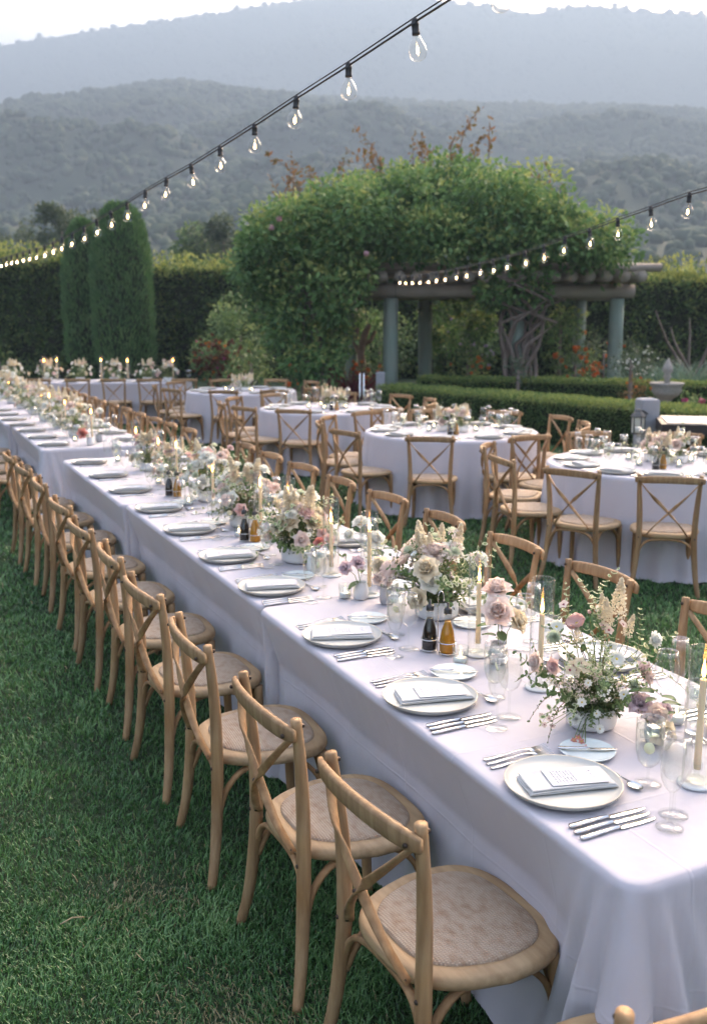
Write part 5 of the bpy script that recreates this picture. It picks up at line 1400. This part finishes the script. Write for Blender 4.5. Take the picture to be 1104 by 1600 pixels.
# --- the nearest bowl, bloom by bloom as the photograph shows it
def nearest_bowl():
    c = LT(.722, .468); root = thing('flower_bowl', 'nearest low white bowl of wild pink, white and cream flowers with trailing sprigs', 'flower arrangement', (c.x, c.y, TOP + .002), 0, 'flower bowls on the long row')
    o = Vector((c.x, c.y, TOP + .002)); bowl_part(root)
    def P(px, py, dy=0.0): return at_y(px, py, c.y + dy) - o
    tocam = Vector((0, -1, .35))
    B = []
    def add(k, px, py, dy, d=None, sc=1.0):
        p = P(px, py, dy)
        if d is None: d = (p.x * 4, p.y * 4 - .45, p.z * 2 - .1)
        B.append((k, p, d, sc))
    add('poppy', 903, 978, .0, (-.55, -.35, .75), 1.0); add('pom', 1019, 1000, .02, (.5, -.7, .35), 1.0); add('pom', 938, 958, .05, (.1, -.6, .7), .9)
    add('daisy', 962, 1030, -.05, (.15, -.8, .55)); add('daisy', 953, 1012, .0, (-.1, -.4, .9), .9); add('daisy', 869, 980, .02, (-.3, -.6, .7), .95); add('pale', 866, 996, -.02, (-.4, -.7, .5), 1.05)
    for x, y in [(889, 1047), (898, 1047), (914, 1043), (906, 1036), (894, 1040)]: add('phlox', x, y, -.09 + random.uniform(-.01, .01), (random.uniform(-.3, .3), -.8, .45), 1.05)
    for x, y, dy in [(942, 978, .0), (950, 985, .0), (972, 976, .03), (880, 945, .03), (1015, 1055, .0), (1012, 1040, .03)]: add('phloxp', x, y, dy, None, 1.0)
    add('lis', 838, 1034, -.02, (-.9, -.3, .15), .95); add('pink', 866, 1040, -.05, (-.8, -.4, -.1), .85)
    add('umb', 946, 1083, -.085, (.1, -.9, .4), 1.05)
    for x, y, dy in [(892, 1075, -.07), (907, 1084, -.08), (915, 1070, -.08), (900, 1062, -.06), (884, 1062, -.04), (925, 1090, -.08), (873, 1070, -.02), (935, 1064, -.07), (860, 1056, -.0)]: add('umbd', x, y, dy, None, .75)
    add('pale', 987, 1070, -.06, (.4, -.8, .3), .95); add('daisy', 973, 1085, -.09, (.2, -.9, .3), .72); add('small', 918, 1067, -.09, None, .8); add('small', 944, 1062, -.07, None, .8)
    add('mauve', 1003, 1048, .04, (.7, -.5, .4), .9); add('lis', 1010, 1058, .0, (.8, -.5, .3), .8)
    add('pom', 899, 1124, -.095, (-.2, -.8, .5), .62); add('daisy', 936, 1139, -.115, (.1, -.9, .35), .55); add('small', 931, 1115, -.095, (0, -.9, .4), .8)
    for x, y, dy in [(857, 1122, -.10), (850, 1132, -.11), (863, 1134, -.11), (846, 1118, -.09)]: add('phloxp', x, y, dy, None, .62)
    for x, y, dy in [(908, 1158, -.15), (914, 1167, -.16), (903, 1152, -.14), (896, 1156, -.14)]: add('red', x, y, dy, None, 1.1)
    for x, y, dy, d, sc in [(960, 975, .02, (.05, -.15, 1), 1.25), (950, 988, .0, (-.12, 0, 1), .9), (943, 975, .03, (-.1, .1, 1), .8), (975, 1000, .03, (.3, 0, 1), .7), (905, 1010, -.02, (-.2, 0, 1), .6)]: add('ast', x, y, dy, d, sc)
    add('bud', 920, 958, .0, (0, 0, 1), .5)
    S = []
    for k, x, y, dy, d, sc in [('v0', 936, 1000, .03, (-.06, -.1, 1), 1.1), ('v0', 926, 955, .03, (.05, -.1, 1), .75), ('v1', 890, 985, .02, (-.2, 0, 1), .9), ('v1', 905, 990, .03, (-.45, .1, .8), 1.0), ('v1', 985, 1040, .0, (.45, 0, .8), 1.1),
                               ('v0', 990, 1030, .03, (.35, .1, 1), .8), ('v2', 1000, 1050, .0, (.8, -.1, .5), 1.0), ('v2', 935, 1070, -.07, (.2, -.4, .9), .9), ('v1', 925, 1060, -.06, (-.1, -.3, 1), .7), ('v1', 955, 1050, -.03, (.1, -.2, 1), .9), ('v2', 920, 1010, .0, (.3, 0, 1), .7),
                               ('g0', 900, 1090, -.06, (-.9, -.4, .25), 1.2), ('g0', 890, 1070, -.03, (-1, -.1, .35), 1.3), ('g1', 880, 1060, .0, (-1, .1, .1), 1.2), ('g1', 960, 1090, -.07, (.8, -.5, .2), 1.2), ('g0', 930, 1085, -.07, (.2, -.7, .8), 1.1), ('g2', 880, 1080, -.04, (-1, -.3, 0), 1.1),
                               ('g2', 885, 1095, -.06, (-.8, -.5, -.35), 1.1), ('g2', 905, 1050, -.05, (-.5, -.2, .9), 1.2), ('g2', 990, 1060, .0, (1, 0, .4), 1.0), ('g0', 925, 1100, -.08, (-.15, -.6, -.5), .75), ('g1', 912, 1125, -.10, (.1, -.5, -.8), .5), ('g2', 940, 1040, -.03, (.3, -.3, 1), 1.0),
                               ('g1', 975, 1075, -.05, (.6, -.3, .7), 1.0), ('g0', 950, 1100, -.07, (.4, -.7, .2), 1.0), ('g2', 970, 1030, .0, (.5, .1, .9), 1.0), ('g1', 915, 1030, -.03, (-.3, -.1, 1), 1.2), ('g0', 940, 1020, -.01, (.1, 0, 1), 1.0), ('g1', 865, 1055, .01, (-.7, 0, .6), 1.0)]:
        S.append((k, P(x, y, dy), d, sc))
    g = random.Random(3)
    for i in range(26):
        a = i * 2.4; el = g.uniform(.1, 1.25); d = Vector((math.cos(a) * math.cos(el), math.sin(a) * math.cos(el), math.sin(el)))
        S.append((g.choice(['v1', 'v2', 'v0', 'g0', 'g2']), d * .05 + Vector((0, 0, .07)), d, g.uniform(.75, 1.15)))
        if i % 2: B.append((g.choice(['umbd', 'umb', 'phlox', 'small', 'phloxp']), d * g.uniform(.10, .14) + Vector((0, 0, .06)), d, g.uniform(.7, 1.0)))
    bouquet(root, B, o, S, 5, True, 2000, .05)
nearest_bowl()

def lush(label, loc, seed, palette, n=26, spread=.15, height=.19, group='flower bowls on the long row', bowl=True, sprigs=16, filler=500, scale=1.0, trail=True, name='flower_bowl'):
    """a full low bowl: big blooms through the middle, plumes and sprigs above"""
    g = random.Random(seed); root = thing(name, label, 'flower arrangement', loc, g.uniform(0, 6), group)
    if bowl: bowl_part(root)
    B, S = [], []
    for i in range(n):
        k = g.choice(palette); el = g.uniform(.12, 1.35); az = i * 2.39996 + g.uniform(-.3, .3); q = g.uniform(.72, 1.05)
        p = (math.cos(az) * math.cos(el) * spread * q, math.sin(az) * math.cos(el) * spread * q, .065 + math.sin(el) * height * q)
        B.append((k, p, (math.cos(az) * math.cos(el), math.sin(az) * math.cos(el), math.sin(el) * .8 + .15), g.uniform(.8, 1.12)))
    for i in range(7): a = g.uniform(0, 6.28); B.append(('ast', (math.cos(a) * .05, math.sin(a) * .05, height * .85), (math.cos(a) * .2, math.sin(a) * .2, 1), g.uniform(.8, 1.3)))
    for i in range(sprigs):
        a = i * 2.39996; el = g.uniform(-.1, 1.2); d = (math.cos(a) * math.cos(el), math.sin(a) * math.cos(el), math.sin(el))
        S.append((g.choice(['v0', 'v1', 'v2', 'g0', 'g1', 'g2', 'g0']), (d[0] * .06, d[1] * .06, .07 + max(0, d[2]) * .08), d, g.uniform(.9, 1.3)))
    bouquet(root, B, None, S, seed, True, filler)
    root.scale = (scale,) * 3
    return root
MIX1 = ['lis', 'rose', 'phlox', 'small', 'umb', 'pale', 'rosew', 'rosec', 'pom', 'daisy', 'pale', 'umb', 'phloxp', 'small', 'rosec', 'rosew', 'umbd', 'pom']
MIX2 = ['pink', 'pink', 'lis', 'umb', 'small', 'pom', 'rosec', 'small', 'umb', 'pale', 'rosew', 'rosec', 'pom', 'phlox', 'lis', 'umbd', 'lis', 'rosew']
MIX3 = ['pom', 'lis', 'lis', 'umb', 'pale', 'small', 'rosec', 'rosew', 'umb', 'rosew', 'daisy', 'phlox', 'pink']
def on(s, t): p = LT(s, t, TOP + .002); return p
lush('second big flower bowl from the near end, behind the cruet bottles', on(1.86, .60), 21, MIX1, 42, .17, .22, sprigs=34, filler=900, scale=1.2)
lush('third flower bowl, pink carnation-like blooms with trailing green leaves', on(2.95, .45), 22, MIX2, 42, .16, .21, sprigs=30, filler=900, scale=1.2)
lush('fourth flower bowl, white and blush blooms with trailing greens', on(3.85, .48), 23, MIX3, 42, .18, .23, sprigs=28, filler=800, scale=1.2)
lush('fifth flower bowl of the long row, cream plumes and white blooms', on(4.72, .55), 24, MIX3, 40, .18, .23, sprigs=26, filler=700, scale=1.2)
lush('sixth flower bowl of the long row, pale blush and mauve', on(5.45, .50), 25, MIX2 + ['mauve', 'lis'], 28, .17, .22)
lush('seventh flower bowl, the last before the gap in the long row', on(6.2, .50), 26, MIX3 + ['mauve'], 28, .17, .22)
for i, s in enumerate([8.75, 9.6, 10.4, 11.3, 12.2, 13.1, 14.0]):
    lush(f'{nth(i)} flower bowl beyond the gap in the long row', on(s, .40 - .02 * i), 40 + i, MIX3 if i % 2 else MIX1, 30, .21, .29, sprigs=16, filler=420, scale=1.15)
for i, px in enumerate([20, 75, 125, 178, 230, 262]):
    X = at_y(px, 580, FY + .5).x
    lush(f'{nth(i)} flower bowl from the left on the far crosswise table', (X, FY + .5, TOP + .002), 60 + i, MIX3, 24, .24, .27, 'flower bowls on the far table', sprigs=14, filler=420, scale=1.15)
for ti, ((x, y), r, wd) in enumerate(ROUND):
    for k in range(3):
        a = k * 2.1 + ti; lush(f'{nth(k)} small vase of blush and white flowers on the {wd}', (x + .12 * math.cos(a) + .04, y + .12 * math.sin(a), TOP + .002), 80 + ti * 5 + k, ['rosew', 'lis', 'pom', 'rose', 'pale', 'umb'], 9, .085, .17, 'flowers on the round tables', sprigs=6, filler=120, name='flower_vase')

# --- bud vases with single roses between the bowls
def vase_mesh():
    mb = MB(); n = 28; rows = []
    for r, z in [(.0, .002), (.026, .002), (.030, .008), (.033, .03), (.031, .055), (.026, .07), (.028, .076), (.0265, .076), (.024, .068), (.029, .05), (.030, .03), (.027, .01)]:
        rows += [((r + (.0009 if j % 2 else 0)) * math.cos(2 * math.pi * j / n), (r + (.0009 if j % 2 else 0)) * math.sin(2 * math.pi * j / n), z) for j in range(n)]
    mb.ngrid(rows, n, 12, 0, True); return mb
VASEG = vase_mesh().mesh('ribbed_vase', mat('grey_glass_vase', (.52, .52, .53), .25, .5, trans=.35)); VASEC = vase_mesh().mesh('ribbed_vase', BOWLM)
def bud_vase(label, s, t, blooms, clear=True, leaves=5, seed=0):
    c = LT(s, t, TOP + .002); root = thing('bud_vase', label, 'flower vase', c, 0, 'bud vases on the long row')
    obj('vase', VASEG if clear else VASEC, root)
    g = random.Random(seed); B = []
    for k, px, py, dy, d, sc in blooms: B.append((k, at_y(px, py, c.y + dy) - c, d, sc))
    bouquet(root, B, None, [], seed, True, 0, .03)
    for i in range(leaves):
        a = g.uniform(0, 6.28); d = Vector((math.cos(a), math.sin(a), g.uniform(-.2, .5))); obj('leaf', BIGL, root, (d.x * .012, d.y * .012, .085 + g.uniform(-.01, .085)), aim(d, 0, 'Y'), g.uniform(.7, 1.15))
bud_vase('bud vase of three large open blush roses beside the candles', 1.285, .515, [('rose', 776, 922, .02, (-.1, -.25, 1), 1.08), ('rose', 777, 955, -.05, (-.15, -.8, .5), 1.12), ('rosec', 806, 970, .0, (.7, -.4, .45), 1.05)], True, 8, 1)
bud_vase('low vase of mauve and peach roses in front of the nearest flower bowl', .545, .555, [('mauve', 998, 1100, .02, (-.3, -.6, .7), 1.05), ('lis', 1023, 1118, .0, (.2, -.7, .6), 1.2), ('rosec', 1034, 1146, -.04, (.3, -.8, .3), .95), ('pale', 1042, 1139, .0, (.4, -.6, .6), .8), ('mauve', 1038, 1110, .04, (.5, -.2, .7), .8)], False, 5, 2)
bud_vase('small cream vase of two mauve roses beside the votive', 2.21, .43, [('mauve', 540, 888, -.02, (-.4, -.7, .4), 1.0), ('mauve', 558, 880, .0, (.3, -.6, .6), 1.0)], False, 3, 3)
bud_vase('small vase of peach and pink roses beside the glass cylinder', 2.10, .50, [('rosec', 594, 884, .0, (.1, -.8, .4), .95), ('lis', 604, 906, -.02, (.5, -.6, .2), .9), ('lis', 590, 905, -.03, (-.2, -.9, .1), .8)], True, 3, 4)
bud_vase('vase of white roses with dark leaves behind the glass cylinder', 2.40, .62, [('rosew', 563, 817, .0, (-.2, -.3, .9), 1.05), ('rosew', 587, 843, -.03, (.3, -.7, .5), 1.15), ('rosew', 546, 836, .02, (-.6, -.4, .5), .85), ('pale', 590, 815, .02, (.4, -.3, .8), .8)], True, 9, 5)
bud_vase('vase with coral-pink roses in front of the third flower bowl', 2.72, .43, [('coral', 499, 848, -.02, (-.1, -.7, .6), .85), ('pink', 515, 842, .0, (.4, -.6, .5), .85)], False, 3, 6)
bud_vase('vase of blush roses before the fourth flower bowl', 3.45, .55, [('lis', 458, 770, .0, (.2, -.6, .7), .9), ('lis', 430, 762, .0, (-.3, -.6, .7), .9), ('rosew', 470, 785, -.02, (.5, -.6, .3), .9)], True, 4, 7)
bud_vase('vase of blush roses before the fifth flower bowl', 4.30, .52, [('lis', 345, 712, .0, (.1, -.6, .7), 1.0), ('rosew', 330, 722, -.02, (-.3, -.7, .5), .9), ('pink', 360, 700, .0, (.4, -.5, .6), .7)], True, 4, 8)
bud_vase('vase with one large coral rose on the first table beyond the gap', 7.95, .38, [('coral', 129, 677, -.05, (.0, -.9, .3), 1.5)], False, 3, 9)
bud_vase('vase of white blooms beside the coral rose beyond the gap', 8.15, .50, [('pom', 156, 643, .0, (.2, -.6, .7), 1.4), ('pom', 143, 663, .0, (-.2, -.8, .4), 1.4), ('pom', 157, 660, .0, (.3, -.7, .4), 1.2)], True, 4, 10)

# ------------------------------------------------------------------ string lights
def bulb_meshes():
    mb = MB(); mb.lathe([(0, .012), (.010, .012), (.0125, .006), (.0135, -.004), (.0150, -.006), (.0150, -.012), (.0135, -.014), (.0140, -.034), (.0150, -.036), (.0150, -.044), (.013, -.046), (0, -.046)], 14); sock = mb.mesh('lamp_socket', RUBBER)
    mb = MB(); mb.lathe([(.0115, -.044), (.0125, -.050), (.0185, -.062), (.0285, -.078), (.0335, -.096), (.0325, -.113), (.0250, -.127), (.0135, -.134), (0, -.136)], 20); bul = mb.mesh('glass_bulb', glass('bulb_glass', (.97, .96, .94), .0, 1.3))
    mb = MB(); mb.lathe([(.0055, -.046), (.0045, -.070), (.0030, -.085)], 8); stem = mb.mesh('bulb_stem', GLASSV)
    mb = MB(); mb.lathe([(0, -.084), (.0026, -.088), (.0042, -.098), (.0038, -.108), (0, -.112)], 8); fil = mb.mesh('filament', FILAMENT)
    return sock, bul, stem, fil
BM = bulb_meshes()
def string_lights(label, pts, cable, scale=1.0):
    root = thing('string_light', label, 'string lights', pts[0]); o = Vector(pts[0])
    for k, dz in enumerate((0.0, .016)):
        mb = MB(); mb.tube([Vector(p) - o + Vector((0, 0, dz)) for p in cable], [.0045, .0030][k], 5); obj(['cable', 'support_wire'][k], mb.mesh('cable', RUBBER), root)
    for i, p in enumerate(pts):
        s = obj('lamp_socket', BM[0], root, Vector(p) - o, (random.uniform(-.11, .11), random.uniform(-.11, .11), i), scale)
        for nm, me in zip(('glass_bulb', 'bulb_stem', 'filament'), BM[1:]): obj(nm, me, s)
K1 = 3.15
def along1(i):
    dep = K1 * (1 + .1585 * i); x = (783.8 - 33.54 * i) / (1 + .1585 * i)
    y = np.interp(x, [-60, 12, 58, 70, 82, 99, 112, 133, 151, 175, 200, 223, 259, 299, 344, 399, 463, 545, 648, 783], [424, 402, 389, 385, 380, 373, 366, 355, 345, 331, 317, 302, 281, 259, 231, 196, 154, 102, 34, -52])
    d = ray(x, y); f = Vector((0, _c, -_s)); t = dep / d.dot(f); p = d * t; return Vector((p.x, p.y, p.z + CAMH))
P1 = [along1(i) for i in range(0, 29)]
string_lights('long string of clear lit bulbs sagging from upper right to the far left', P1, [along1(-.9)] + [along1(i / 2) for i in range(0, 58)])
S2 = [(1104 + 62, 280), (1066, 307), (1008, 329), (960, 345), (920, 360), (882, 372), (851, 384), (820, 394), (795, 401), (771, 407), (750, 412), (730, 417), (712, 421), (696, 424.5), (681, 427), (669, 429), (657, 430.5), (645, 431.5), (634, 432), (622, 432)]
def fit2():
    n = np.arange(len(S2)); x = np.array([p[0] for p in S2], float); A = np.c_[np.ones(len(x)), n, -x * n]; so = np.linalg.lstsq(A, x, rcond=None)[0]; return so
so2 = fit2(); K2 = 5.3
def along2(i):
    dep = K2 * (1 + so2[2] * i); x = (so2[0] + so2[1] * i) / (1 + so2[2] * i); xs = [p[0] for p in S2][::-1]; ys = [p[1] for p in S2][::-1]
    y = np.interp(x, xs, ys); d = ray(x, y); t = dep / d.dot(Vector((0, _c, -_s))); p = d * t; return Vector((p.x, p.y, p.z + CAMH))
P2 = [along2(i) for i in range(len(S2))]
end = at_y(617, 437, PY - .25)
string_lights('second string of lit bulbs running from the right edge to the pergola post', P2, [along2(-1)] + [along2(i / 2) for i in range(0, 2 * len(S2) - 1)] + [end, Vector((end.x + .06, end.y + .02, 1.4)), Vector((end.x + .04, end.y + .05, .3))])
print('string2 far end', P2[-1], 'so2', so2)
